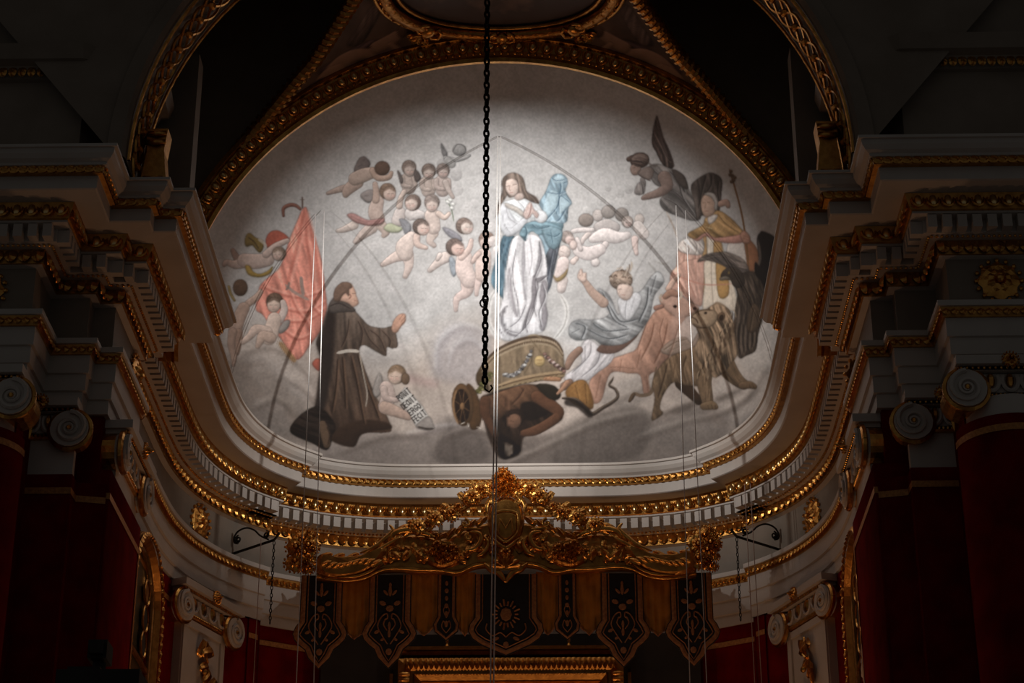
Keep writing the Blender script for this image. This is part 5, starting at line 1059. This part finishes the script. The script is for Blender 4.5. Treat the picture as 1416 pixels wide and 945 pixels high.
for s in (1, -1):
    def R(pts): return pts if s > 0 else [(1404 - x, y) for x, y in pts]
    # end clusters, long scroll swags, volutes
    ex, ez = U(*R([(424, 768)])[0])
    for k in range(13):
        a = k * 2.4; r_ = 0.045 * sqrt(k); mkobj('end_flower', FLW if k % 3 else BIGF, None, pel, mtx=Matrix.Translation((ex + r_ * cos(a), -0.10, ez + r_ * 1.9 * sin(a))) @ Matrix.Rotation(0.5 * sin(k), 4, 'X'))
    slab('swag_scroll', R([(444,770),(470,777),(505,773),(540,760),(534,776),(512,795),(480,803),(448,800),(438,786)]), -0.20, 0.04)
    gt('swag_rim', R([(446,772),(475,777),(510,773),(541,757),(556,748)]), 0.030, 6, -0.16); gt('swag_rim', R([(535,775),(520,792),(497,801),(470,802)]), 0.024, 6, -0.16)
    for k in range(9): x, z = U(*R([(455 + k * 8.5, 785 + 3 * sin(k * .8))])[0]); mkobj('acanthus_leaf', LEAFM, None, pel, mtx=Matrix.Translation((x, -0.19, z)) @ Matrix.Rotation(s * 1.1, 4, 'Y') @ Matrix.Diagonal((.6, .8, .7, 1)))
    gt('crest_scroll', R([(540,752),(548,742),(566,738),(588,742),(604,748)]), 0.050, 8, -0.12)
    gt('leaf_spray', R([(500,768),(520,760),(535,748),(545,738),(540,730)]), 0.036, 6, -0.10); gt('leaf_spray', R([(505,772),(528,764),(548,750)]), 0.022, 5, -0.13)
    gt('crest_scroll', R([(588,742),(598,736),(602,726),(596,722)]), 0.030, 6, -0.13)
    for cx, cy, r0, sg in ((645,731,0.075,1),(651,749,0.060,-1),(686,701,0.062,-1)):
        x, z = U(*R([(cx, cy)])[0]); q = MB(); q.tube(spiral(r0, 0.012, 1.7, 26, sg * s, -0.14, x, z), [0.026 - 0.015 * i / 26 for i in range(27)], 6); q.obj('volute_scroll', M['gold'], pel, True)
    gt('c_scroll', R([(652,742),(664,744),(668,752),(660,764),(646,767)]), 0.040, 7, -0.15); gt('c_scroll', R([(672,748),(678,758),(672,770),(662,775)]), 0.032, 7, -0.15)
    gt('shelf_scroll', R([(634,737),(650,737),(668,738)]), 0.028, 6, -0.12); gt('shoulder', R([(676,716),(676,704),(684,694),(697,690)]), 0.040, 7, -0.12)
    slab('side_foliage', R([(590,772),(600,756),(622,752),(640,762),(640,780),(618,790),(598,786)]), -0.18, 0.0)
    for k in range(9):
        a = k * 2.4; r_ = 5.5 * sqrt(k); x, z = U(*R([(616 + r_ * cos(a) * 1.25, 771 + r_ * sin(a) * .8)])[0]); mkobj('flower', FLW, None, pel, mtx=Matrix.Translation((x, -0.20, z)) @ Matrix.Diagonal((.8, 1, .8, 1)))
    for k, (fx, fy) in enumerate(((684,682),(672,690),(655,694),(648,700),(668,684),(636,708),(626,716),(614,716),(604,724),(592,728),(580,734),(662,700))):
        x, z = U(*R([(fx, fy)])[0]); mkobj('garland_flower', FLW if k % 2 else BIGF, None, pel, mtx=Matrix.Translation((x, -0.13 - 0.02 * (k % 3), z)) @ Matrix.Rotation(0.4 * cos(k * 2), 4, 'Y') @ Matrix.Diagonal((.8 if k % 2 == 0 else .7,) * 3 + (1,)))
    gt('garland_stem', R([(690,684),(660,698),(630,716),(596,730),(566,738)]), 0.030, 6, -0.10)
    for fx, fy, an in ((600,716,.5),(620,708,.4),(560,735,1.0),(575,728,.7),(642,694,.3),(660,683,.2)):
        x, z = U(*R([(fx, fy)])[0]); mkobj('acanthus_leaf', LEAFM, None, pel, mtx=Matrix.Translation((x, -0.10, z)) @ Matrix.Rotation(-s * an * 2, 4, 'Y') @ Matrix.Diagonal((.8, 1, .8, 1)))
    gt('pendant_swag', R([(672,785),(682,794),(693,799),(702,811)]), 0.045, 7, -0.17)
# centre: shield with monogram, crown of flowers, palmette
slab('cartouche', [(702,690),(722,700),(728,722),(724,744),(716,758),(702,766),(688,758),(680,744),(676,722),(682,700)], -0.16, 0.05)
slab('shield', [(685,722),(690,717),(702,715),(714,717),(719,722),(719,742),(712,752),(702,758),(692,752),(685,742)], -0.22, -0.10, 'gold_base')
gt('shield_rim', [(685,722),(690,717),(702,715),(714,717),(719,722),(719,742),(712,752),(702,758),(692,752),(685,742),(685,722)], 0.020, 6, -0.20, taper=False)
gt('shield_chevron', [(683,752),(702,766),(721,752)], 0.030, 6, -0.20)
for pts in ([(692,745),(694,727)],[(694,727),(702,740)],[(702,740),(710,727)],[(710,727),(712,745)]): gt('monogram', [pts[0], ((pts[0][0]+pts[1][0])/2,(pts[0][1]+pts[1][1])/2), pts[1]], 0.012, 5, -0.228, m='carved', taper=False)
gt('lintel', [(668,738),(650,738),(632,738)], 0.0, 4) if False else None
for k in range(17):
    a = k * 2.4; r_ = 4.2 * sqrt(k); x, z = U(700 + r_ * cos(a) * 0.75, 676 + r_ * sin(a) * 0.95); mkobj('crown_flower', FLW, None, pel, mtx=Matrix.Translation((x, -0.14 - 0.03 * cos(k), z)) @ Matrix.Diagonal((.9, 1, .9, 1)))
for an in (-0.45, 0.0, 0.45):
    x, z = U(698, 661); mkobj('finial_leaf', LEAFM, None, pel, mtx=Matrix.Translation((x + 0.05 * an, -0.10, z + 0.02)) @ Matrix.Rotation(pi + an, 4, 'Y') @ Matrix.Diagonal((.5, .8, .75, 1)))
for an in range(-3, 4):
    x, z = U(702, 792); mkobj('palmette_leaf', LEAFM, None, pel, mtx=Matrix.Translation((x + 0.11 * sin(an * .5), -0.19, z + 0.09 * cos(an * .5))) @ Matrix.Rotation(pi + an * 0.5, 4, 'Y') @ Matrix.Diagonal((.75, 1.0, .9, 1)))
mkobj('pendant_rosette', FLW, None, pel, mtx=Matrix.Translation((U(702, 772)[0], -0.19, U(702, 772)[1])))

# lambrequins
def band(outline, w, y, col, parent, name):
    """flat ribbon that follows an open outline on its inner side"""
    c = np.mean(outline, 0); q = np.array(outline); n = len(q); inn = []
    for i in range(n):
        t = q[min(i + 1, n - 1)] - q[max(i - 1, 0)]; t = t / (np.linalg.norm(t) + 1e-9); nr_ = np.array([-t[1], t[0]])
        if nr_ @ (c - q[i]) < 0 and i not in (0, n - 1): nr_ = nr_
        inn.append(q[i] + nr_ * w)
    b = MB(); b.grid([[(p[0], y, p[1]) for p in q], [(p[0], y - 0.008, p[1]) for p in (q + np.array(inn)) / 2], [(p[0], y, p[1]) for p in inn]]); return b.obj(name, M[col], parent)
def inset(outline, w):
    q = np.array(outline); n = len(q); inn = []
    for i in range(n):
        t = q[min(i + 1, n - 1)] - q[max(i - 1, 0)]; t = t / (np.linalg.norm(t) + 1e-9); inn.append(q[i] + np.array([-t[1], t[0]]) * w)
    return inn
SHAPES = {'big': [(-29,0),(-29,62),(-34,68),(-38,78),(-35,86),(-28,93),(-20,99),(-15,110),(0,124)],
          'centre': [(-43,0),(-43,58),(-50,66),(-52,76),(-46,86),(-34,94),(-18,101),(0,108)],
          'small': [(-12.5,0),(-12.5,56),(-18,66),(-16,76),(0,88)]}
def lambrequin(cx, kind, label, grp):
    x0, z0 = U(cx, 792); t = empty('lambrequin', (x0 + 0.02, YP + 0.075, z0 + 9.0 - 1.4), 0, label, 'drapery', grp)
    half = SHAPES[kind]; k = [(x / 98.3, 1.4 - y / 90.6) for x, y in half]
    out = k + [(-x, z) for x, z in k[::-1]][1:]; n = len(out)
    # left side top to tip, then up the right side: inner side lies to the left of travel
    m = MB(); m.add([(x, 0.0, z) for x, z in out], [tuple(range(n))]); m.prism(out, 0.004, 0.018); m.obj('velvet', M['velvet'], t)
    band(inset(out, 0.012), 0.066 if kind != 'small' else 0.036, -0.006, 'embroid', t, 'outer_braid')
    if kind != 'small': band(inset(out, 0.100), 0.016, -0.006, 'embroid', t, 'inner_braid')
    u = 1 / 98.3
    def emb(pts, r=0.010): e = MB(); e.tube([(x * u, -0.008, 1.4 - y / 90.6) for x, y in catmull(pts, 4)], r, 4); e.obj('embroidered_scroll', M['embroid'], t)
    def blob(x, y, a, b_, an=0.0):
        e = MB(); e.ball((0, 0, 0), (a * u, 0.008, b_ * u), 8, 4); o = e.obj('embroidered_leaf', M['embroid'], t); o.matrix_basis = Matrix.Translation((x * u, -0.008, 1.4 - y / 90.6)) @ Matrix.Rotation(an, 4, 'Y')
    if kind == 'big':
        blob(0, 22, 2.6, 8); blob(-6, 24, 2, 5, -.7); blob(6, 24, 2, 5, .7); blob(0, 14, 2, 4)
        blob(-10, 38, 5, 3.4, .4); blob(10, 38, 5, 3.4, -.4); blob(0, 45, 5.5, 5)
        for s in (-1, 1):
            emb([(s * 2, 92), (s * 10, 80), (s * 16, 68), (s * 11, 56), (s * 4, 52), (s * 3, 58), (s * 7, 60)]); emb([(s * 3, 74), (s * 8, 66), (s * 5, 58)]); blob(s * 17, 76, 4, 2.4, s * .5); blob(s * 9, 86, 3, 2, s * .6)
        blob(0, 68, 2, 6); blob(0, 78, 2.2, 6); blob(0, 102, 4.4, 5)
    elif kind == 'small':
        for y, a_ in ((12, 2.2), (22, 3), (32, 2.4), (42, 3), (52, 2.4)): blob(0, y, a_, 3.6)
        for s in (-1, 1): emb([(0, 78), (s * 6, 70), (s * 4, 62), (s * 1.5, 66)], 0.008); emb([(0, 58), (s * 4, 48), (0, 40)], 0.007)
        blob(0, 66, 2.4, 5)
    else:
        blob(0, 54, 8, 10)
        for i in range(18):
            a = 2 * pi * i / 18; e = MB(); r0, r1 = 12 * u, (20 if i % 2 else 17) * u
            e.tube([(r0 * cos(a), -0.008, 1.4 - 54 / 90.6 + r0 * 1.05 * sin(a)), (r1 * cos(a), -0.008, 1.4 - 54 / 90.6 + r1 * 1.1 * sin(a))], 0.014, 4); e.obj('sun_ray', M['embroid'], t)
        for s in (-1, 1): emb([(0, 84), (s * 8, 78), (s * 18, 82), (s * 27, 74), (s * 26, 66)]); blob(s * 14, 86, 5, 2.6, s * .4)
        blob(0, 94, 4, 5)
    return t
for cx, kind, lab in ((447, 'big', 'black lambrequin with gold embroidery at the pelmet end nearest the flag side pilaster'), (542, 'big', 'black lambrequin with gold embroidery, second from the flag side end of the pelmet'), (620, 'small', 'narrow black lambrequin beside the sun lambrequin, flag side'),
                      (702, 'centre', 'broad black lambrequin with an embroidered gold sun under the shield'), (786, 'small', 'narrow black lambrequin beside the sun lambrequin, lion side'), (862, 'big', 'black lambrequin with gold embroidery, second from the lion side end of the pelmet'), (957, 'big', 'black lambrequin with gold embroidery at the pelmet end nearest the lion side pilaster')):
    lambrequin(cx, kind, lab, 'lambrequins of the altar pelmet')
def gold_panel(xa, xb, ytip, label):
    x0, _ = U(xa, 780); x1, _ = U(xb, 780); zt = U(0, 788)[1] + 9; zb = U(0, ytip)[1] + 9; zs = zb + 0.20; cx = (x0 + x1) / 2; rows_ = []
    t = empty('gold_cloth_panel', (cx + 0.02, YP + 0.13, zb), 0, label, 'drapery', 'gold cloth panels of the altar pelmet'); n = 14; m = 8
    for j in range(m + 1):
        v = j / m; row = []
        for i in range(n + 1):
            a = 2 * i / n - 1; zlow = (zs - zb) * abs(a); z = zlow + (zt - zb - zlow) * v
            row.append(((x1 - x0) / 2 * 1.12 * a, 0.018 * sin(i * 1.9 + x0 * 7) * (1 - 0.5 * v) + 0.012 * sin(j * 1.3 + i * .6), z))
        rows_.append(row)
    MB().grid(rows_).obj('cloth', M['goldcloth'], t, True)
    h = MB(); h.tube([(p[0], p[1] - 0.006, p[2]) for p in rows_[0]], 0.012, 5); h.obj('hem_braid', M['embroid'], t)
for xa, xb, yt, lab in ((475,513,876,'gold cloth panel between the two outer lambrequins, flag side'),(571,608,872,'gold cloth panel between embroidered and narrow lambrequin, flag side'),(632,659,872,'small gold cloth panel beside the sun lambrequin, flag side'),
                        (745,774,872,'small gold cloth panel beside the sun lambrequin, lion side'),(798,834,872,'gold cloth panel between narrow and embroidered lambrequin, lion side'),(891,929,874,'gold cloth panel between the two outer lambrequins, lion side')):
    gold_panel(xa, xb, yt, lab)

# ------------------------------------------------------------------ dark reredos and gilt picture frame below
rd = empty('altar_reredos', (0.05, 29.95, 0), 0, 'dark reredos behind the black lambrequins', 'altar')
m = MB(); m.box(0, 0, 5.65, 5.5, 0.16, 11.3); m.obj('backboard', M['dark'], rd)
m = MB(); m.box(0, -0.20, 11.02, 3.6, 0.25, 0.05); m.box(0, -0.17, 10.96, 3.5, 0.2, 0.06); m.obj('shelf', M['gold_base'], rd)
for s in (-1, 1):
    m = MB(); m.box(s * 1.72, -0.1, 7.5, 0.05, 0.06, 6.4); m.obj('side_moulding', M['gold_base'], rd)
fr = empty('altar_picture_frame', (0.06, 29.68, 5.0), 0, 'ornate gilt picture frame under the shelf of the reredos', 'frame')
def rect(w, z1, y): return [(-w, y, 0), (-w, y, z1), (w, y, z1), (w, y, 0)]
m = MB(); m.grid([rect(1.62, 5.86, 0.1), rect(1.62, 5.86, -0.06), rect(1.52, 5.76, -0.12), rect(1.44, 5.68, -0.05), rect(1.40, 5.64, -0.04), rect(1.38, 5.62, -0.08), rect(1.30, 5.54, -0.03), rect(1.28, 5.52, 0.05)]); m.obj('moulding', M['gold_base'], fr)
m = MB(); u = leaf_unit(0.075, 0.17, 0.06)
for k in range(42): m.join(u, Matrix.Translation((-1.50 + k * 3.0 / 41, -0.12, 5.76)))
for k in range(30):
    for s in (-1, 1): m.join(u, Matrix.Translation((s * 1.53, -0.12, 5.6 - k * 0.08)) @ Matrix.Rotation(pi / 2, 4, 'Y'))
m.obj('leaf_ornament', M['gold'], fr)['kind'] = 'stuff'
m = MB()
for k in range(60): m.ball((-1.36 + k * 2.72 / 59, -0.09, 5.615), (0.016, 0.02, 0.012), 5, 4)
m.obj('pearl_row', M['egg'], fr)['kind'] = 'stuff'
m = MB(); m.add(rect(1.30, 5.54, 0.04), [(0, 1, 2, 3)]); m.obj('picture', mat('dark_altar_picture', (0.03, 0.02, 0.015), 0.5, col2=(0.07, 0.04, 0.025), scale=2.5), fr)
m = MB(); m.grid([rect(1.29, 5.53, 0.0), rect(1.24, 5.47, -0.03), rect(1.22, 5.45, 0.04)]); m.obj('sight_edge', M['gold'], fr)
for s, nm in ((-1, 'flag'), (1, 'lion')):
    t = empty('candle_finial', (s * 0.88 + 0.02, 29.66, 11.045), 0, 'small gilt finial on the reredos shelf, %s side' % nm, 'finial', 'finials on the reredos shelf')
    m = MB(); m.lathe([(0.035, 0), (0.03, 0.02), (0.012, 0.05), (0.025, 0.08), (0.02, 0.11), (0.008, 0.13), (0.016, 0.155), (0.0, 0.19)], 8); m.obj('turned_stem', M['gold'], t, True)

# ------------------------------------------------------------------ oval medallion on the vault
md = empty('oval_medallion', (0.06, 22.6, 17.7), 0, 'oval vault medallion in a carved gilt frame above the arch', 'medallion')
def ell(a, b_, drop, n=64):
    out = []
    for i in range(n + 1):
        t = 2 * pi * i / n; x, y = a * cos(t), b_ * sin(t); z = ZC + sqrt(RV * RV - x * x) - drop - 17.7; out.append((x, y, z))
    return out
for nm_, a, b_, dr, r_, mt in (('frame', 1.50, 1.44, 0.07, 0.085, 'carved'), ('inner_rim', 1.36, 1.30, 0.06, 0.03, 'gold'), ('outer_rim', 1.62, 1.56, 0.04, 0.03, 'gold')):
    m = MB(); m.tube(ell(a, b_, dr), r_, 6, False); m.obj(nm_, M[mt], md, True)
m = MB(); u = leaf_unit(0.11, 0.17, 0.06)
for i, p in enumerate(ell(1.50, 1.44, 0.15, 80)):
    t = 2 * pi * i / 80; m.join(u, Matrix.Translation(p) @ Matrix.Rotation(t + pi / 2 + 0.5 * (-1) ** i, 4, 'Z') @ Matrix.Rotation(pi / 2 * -1, 4, 'X') @ Matrix.Rotation(0.3, 4, 'Y'))
m.obj('leaf_ornament', M['gold'], md)['kind'] = 'stuff'
m = MB(); m.add([(0, 0, ZC + RV - 0.015 - 17.7)] + ell(1.36, 1.30, 0.02), [(0, i + 1, i + 2) for i in range(64)]); m.obj('canvas', mat('dim_medallion_painting', (0.10, 0.075, 0.07), 0.6, col2=(0.28, 0.18, 0.14), scale=1.7, detail=6, lo=0.5, hi=0.72), md)
for tdeg in (90, 50, 130):
    t = radians(tdeg); c = ell(1.52, 1.46, 0.12, 360)[tdeg]; sh = empty('cartouche', c, t - pi / 2); sh.parent = md
    q = MB(); q.ball((0, 0, 0), (0.10, 0.13, 0.07), 8, 6)
    for k in (-1, 1): q.tube([(k * 0.07, 0.14, 0), (k * 0.15, 0.10, -.02), (k * 0.17, 0.0, -.03), (k * 0.11, -0.07, -.02), (k * 0.06, -0.02, -0.03)], 0.028, 5); q.tube([(k * .02, -.12, 0), (k * .10, -.18, -.01), (k * .05, -.24, 0)], 0.022, 5)
    for k in range(5): q.join(u, Matrix.Translation((0.05 * (k - 2), -0.20 - 0.03 * (2 - abs(k - 2)), -0.02)) @ Matrix.Rotation((k - 2) * 0.4, 4, 'Z') @ Matrix.Rotation(-pi / 2, 4, 'X'))
    ob = q.obj('cartouche', M['gold'], md, True); ob.matrix_basis = Matrix.Translation(c) @ Matrix.Rotation(t - pi / 2 + pi, 4, 'Z'); bpy.data.objects.remove(sh)

# ------------------------------------------------------------------ hanging chain and cords
ch = empty('hanging_chain', (-0.11, 23.2, 12.15), 0, 'dark iron chain hanging from the vault in front of the painting', 'chain')
LK = MB(); LK.tube([(0.031 * cos(a), 0, 0.056 * sin(a)) for a in [2 * pi * i / 12 for i in range(13)]], 0.0165, 5, False); LK = LK.mesh('link', True); LK.materials.append(M['iron'])
N_L = 61
for k in range(N_L):
    mkobj('link', LK, None, ch, mtx=Matrix.Translation((0, 0, 0.16 + k * 0.0905)) @ Matrix.Rotation((k % 2) * pi / 2 + 0.5, 4, 'Z'))
q = MB(); q.tube([(0, 0, 0.12), (0, 0, 0.04), (0.05, 0, 0.0), (0.09, 0, 0.05), (0.07, 0, 0.09)], 0.012, 6); q.obj('hook', M['iron'], ch, True)
q = MB(); q.tube([(0.045 * cos(a) - 0.02, 0, 1.19 + 0.055 * sin(a)) for a in [2 * pi * i / 12 for i in range(13)]], 0.012, 5, False); q.obj('shackle', mat('bright_steel', (0.6, 0.6, 0.6), 0.35, 0.9, col2=(0.5, 0.5, 0.5)), ch, True)
def cord(a, b_, r, label, m='cord', grp='thin cords hanging in the choir'):
    o = MB(); A = Vector(a); B = Vector(b_); o.tube([A.lerp(B, i / 6) - A for i in range(7)], r, 5); ob = o.obj('cord', M[m]); ob.location = A
    P(ob, label, 'cord', grp); return ob
cord((-0.10, 26.0, 6.5), (-0.005, 26.0, 17.41), 0.0095, 'white cord before the lady, the one farther from the dark chain', 'cord', 'white cord pair before the lady')
cord((-0.14, 26.0, 6.5), (-0.047, 26.0, 17.41), 0.0095, 'white cord before the lady, the one nearer the dark chain', 'cord', 'white cord pair before the lady')
cord((-2.33, 26.4, 6.5), (-2.52, 26.4, 16.45), 0.006, 'thin pale cord crossing the back of the kneeling friar', 'cord')
cord((-2.60, 26.4, 6.5), (-2.64, 26.4, 16.4), 0.006, 'thin pale cord crossing the lower corner of the red flag', 'cord')
cord((2.39, 26.4, 6.5), (2.47, 26.4, 16.48), 0.006, 'thin pale cord crossing the hind legs of the painted lion', 'cord')
cord((2.64, 26.4, 6.5), (2.60, 26.4, 16.4), 0.006, 'thin pale cord crossing the mane of the painted lion', 'cord')
cord((3.42, 28.3, 6.5), (3.42, 28.3, 13.0), 0.006, 'old pink cord on the lion side, the one nearer the altar', 'cordred')
cord((3.53, 28.3, 6.5), (3.50, 28.3, 13.0), 0.006, 'old pink cord on the lion side, the one nearer the white pilaster', 'cordred')
cord((-3.47, 28.5, 6.5), (-3.47, 28.5, 12.3), 0.006, 'old pink cord hanging below the flag side iron bracket', 'cordred')

# ------------------------------------------------------------------ dim attic above the pier cornices
for s, nm in ((-1, 'left'), (1, 'right')):
    pl = catmull([(4.80, 21.3), (4.66, 21.62), (4.44, 21.84), (4.20, 21.95)], 6); pth = [(8.2, 21.3), (4.80, 21.3)] + pl[1:] + [(4.20, 22.35), (4.46, 22.35)]
    pth = [(s * x, y) for x, y in pth]
    def wallrow(z, d=0.0):
        out = []
        for i, (x, y) in enumerate(pth):
            a = pth[max(i - 1, 0)]; b_ = pth[min(i + 1, len(pth) - 1)]; t = np.array([b_[0] - a[0], b_[1] - a[1]]); t = t / np.linalg.norm(t); n_ = np.array([t[1], -t[0]]) * (-s) * -1
            if n_[1] > 0 and i < 2: n_ = -n_
            if (n_[0] * -s) < 0 and i >= 2: n_ = -n_
            out.append((x + n_[0] * d, y + n_[1] * d, z))
        return out
    w = MB(); w.grid([wallrow(13.82), wallrow(15.36), wallrow(15.38, 0.05), wallrow(15.52, 0.12), wallrow(15.56, 0.22), wallrow(15.74, 0.28), wallrow(15.76, 0.0), wallrow(19.6)])
    wo = P(w.obj('wall_attic_' + nm, M['attic']), 'dim attic wall with concave corner above the pier cornice', None, None, 'structure')
    g = MB(); R0 = wallrow(15.44, 0.105); lf = leaf_unit(0.10, 0.13, 0.05)
    for i in range(len(R0) - 3):
        A, B = Vector(R0[i]), Vector(R0[i + 1]); n_ = max(1, int((B - A).length / 0.11))
        for k in range(n_):
            p = A.lerp(B, (k + .5) / n_); hd = atan2(B.y - A.y, B.x - A.x) + (pi if s > 0 else 0) * 0
            g.join(lf, Matrix.Translation(p) @ Matrix.Rotation(hd if s < 0 else hd + pi, 4, 'Z'))
    gg = g.obj('leaf_ornament', M['gold'], wo); gg['kind'] = 'stuff'
    # jamb strip and gilded console under the arch springing
    j = MB(); j.box(s * 3.98, 22.75, 15.2, 0.52, 0.30, 2.8); jo = P(j.obj('trim_%d' % (7 if s < 0 else 8), M['stone_d']), 'dim jamb standing on the cornice beside the lunette', None, None, 'structure')
    cs = empty('gilded_console', (s * 3.96, 21.75, 13.84), 0, 'gilded scroll console under the arch springing, %s side' % ('flag' if s < 0 else 'eagle'), 'console', 'gilded consoles on the cornice')
    q = MB(); q.prism([(-0.20, 0.0), (0.20, 0.0), (0.15, 0.35), (0.10, 0.75), (0.13, 1.05), (-0.13, 1.05), (-0.10, 0.75), (-0.15, 0.35)], -0.16, 0.10); q.obj('body', M['gold_base'], cs)
    for z0 in (0.12, 0.24, 0.36, 0.86, 0.98):
        q = MB(); q.tube([(-0.11, -0.17, z0), (0, -0.21, z0 - 0.03), (0.11, -0.17, z0)], 0.035, 6); q.obj('leaf_fold', M['gold'], cs, True)
# transverse arch with gilt guilloche soffit
tr_ = empty('trim_9', (0, 0, 0), 0, 'broad transverse arch with gilt guilloche soffit above the piers', None, None, 'structure')
def arc2(R, y, n=64): return arch_curve(R, y, 14.2, n, 0.0, pi)
m = MB(); m.grid([arc2(4.42, 21.08), arc2(4.30, 21.06), arc2(4.24, 21.04), arc2(4.20, 21.10), arc2(4.20, 21.95), arc2(4.24, 22.0), arc2(4.40, 22.0)]); m.obj('arch_ring', M['attic'], tr_)
sm = MB(); big = [(-9.0 + 18.0 * i / 64, 21.12, 20.0) for i in range(65)]; sm.grid([arc2(4.30, 21.12), big]); sm.obj('spandrel', M['attic'], tr_)
for yy_ in (21.16, 21.88): q = MB(); q.tube(arc2(4.17, yy_), 0.022, 5, False); q.obj('gilt_fillet', M['gold'], tr_)
q = MB()
for i in range(54):
    a = pi * (i + .5) / 54
    for k in (-1, 1):
        pts = []
        for jn in range(9):
            t = jn / 8; aa = a + (t - .5) * pi / 54 * 2.0; pts.append((-4.16 * cos(aa), 21.52 + k * 0.20 * cos(pi * (t - .5) * 1.0 + (0 if i % 2 else pi) * 0), 14.2 + 4.16 * sin(aa)))
        q.tube(pts, 0.02, 4, False)
    q.ball((-4.15 * cos(a), 21.52, 14.2 + 4.15 * sin(a)), (0.05, 0.07, 0.05), 6, 4)
q.obj('guilloche_ornament', M['gold'], tr_)['kind'] = 'stuff'
# back of the nave, far behind the camera side walls keep stray light out
bk = MB(); bk.add([(-9, 19.0, 20), (9, 19.0, 20), (9, 24.6, 20), (-9, 24.6, 20)], [(0, 1, 2, 3)])

# dark equipment standing in the nave, only a silhouette
eq = empty('equipment_stand', (-2.36, 14.0, 0), 0, 'black equipment head on a dark platform, a silhouette before the red hanging', 'equipment')
m = MB(); m.box(0, 0, 5.76, 0.56, 0.5, 0.16); m.box(-0.12, 0, 5.86, 0.22, 0.3, 0.06); m.obj('platform', M['dark'], eq)
m = MB(); m.lathe([(0.05, 5.88), (0.045, 5.96)], 10, (-0.05, 0, 0)); m.obj('neck', M['dark'], eq)
m = MB(); m.box(-0.05, 0, 6.03, 0.13, 0.2, 0.13); m.box(-0.05, -0.12, 6.03, 0.09, 0.06, 0.09); m.obj('head', M['dark'], eq)
for a in range(3):
    m = MB(); m.tube([(0.1 * cos(a * 2.1), 0.1 * sin(a * 2.1), 5.7), (0.5 * cos(a * 2.1), 0.5 * sin(a * 2.1), 0.02)], 0.03, 6); m.obj('leg', M['dark'], eq)
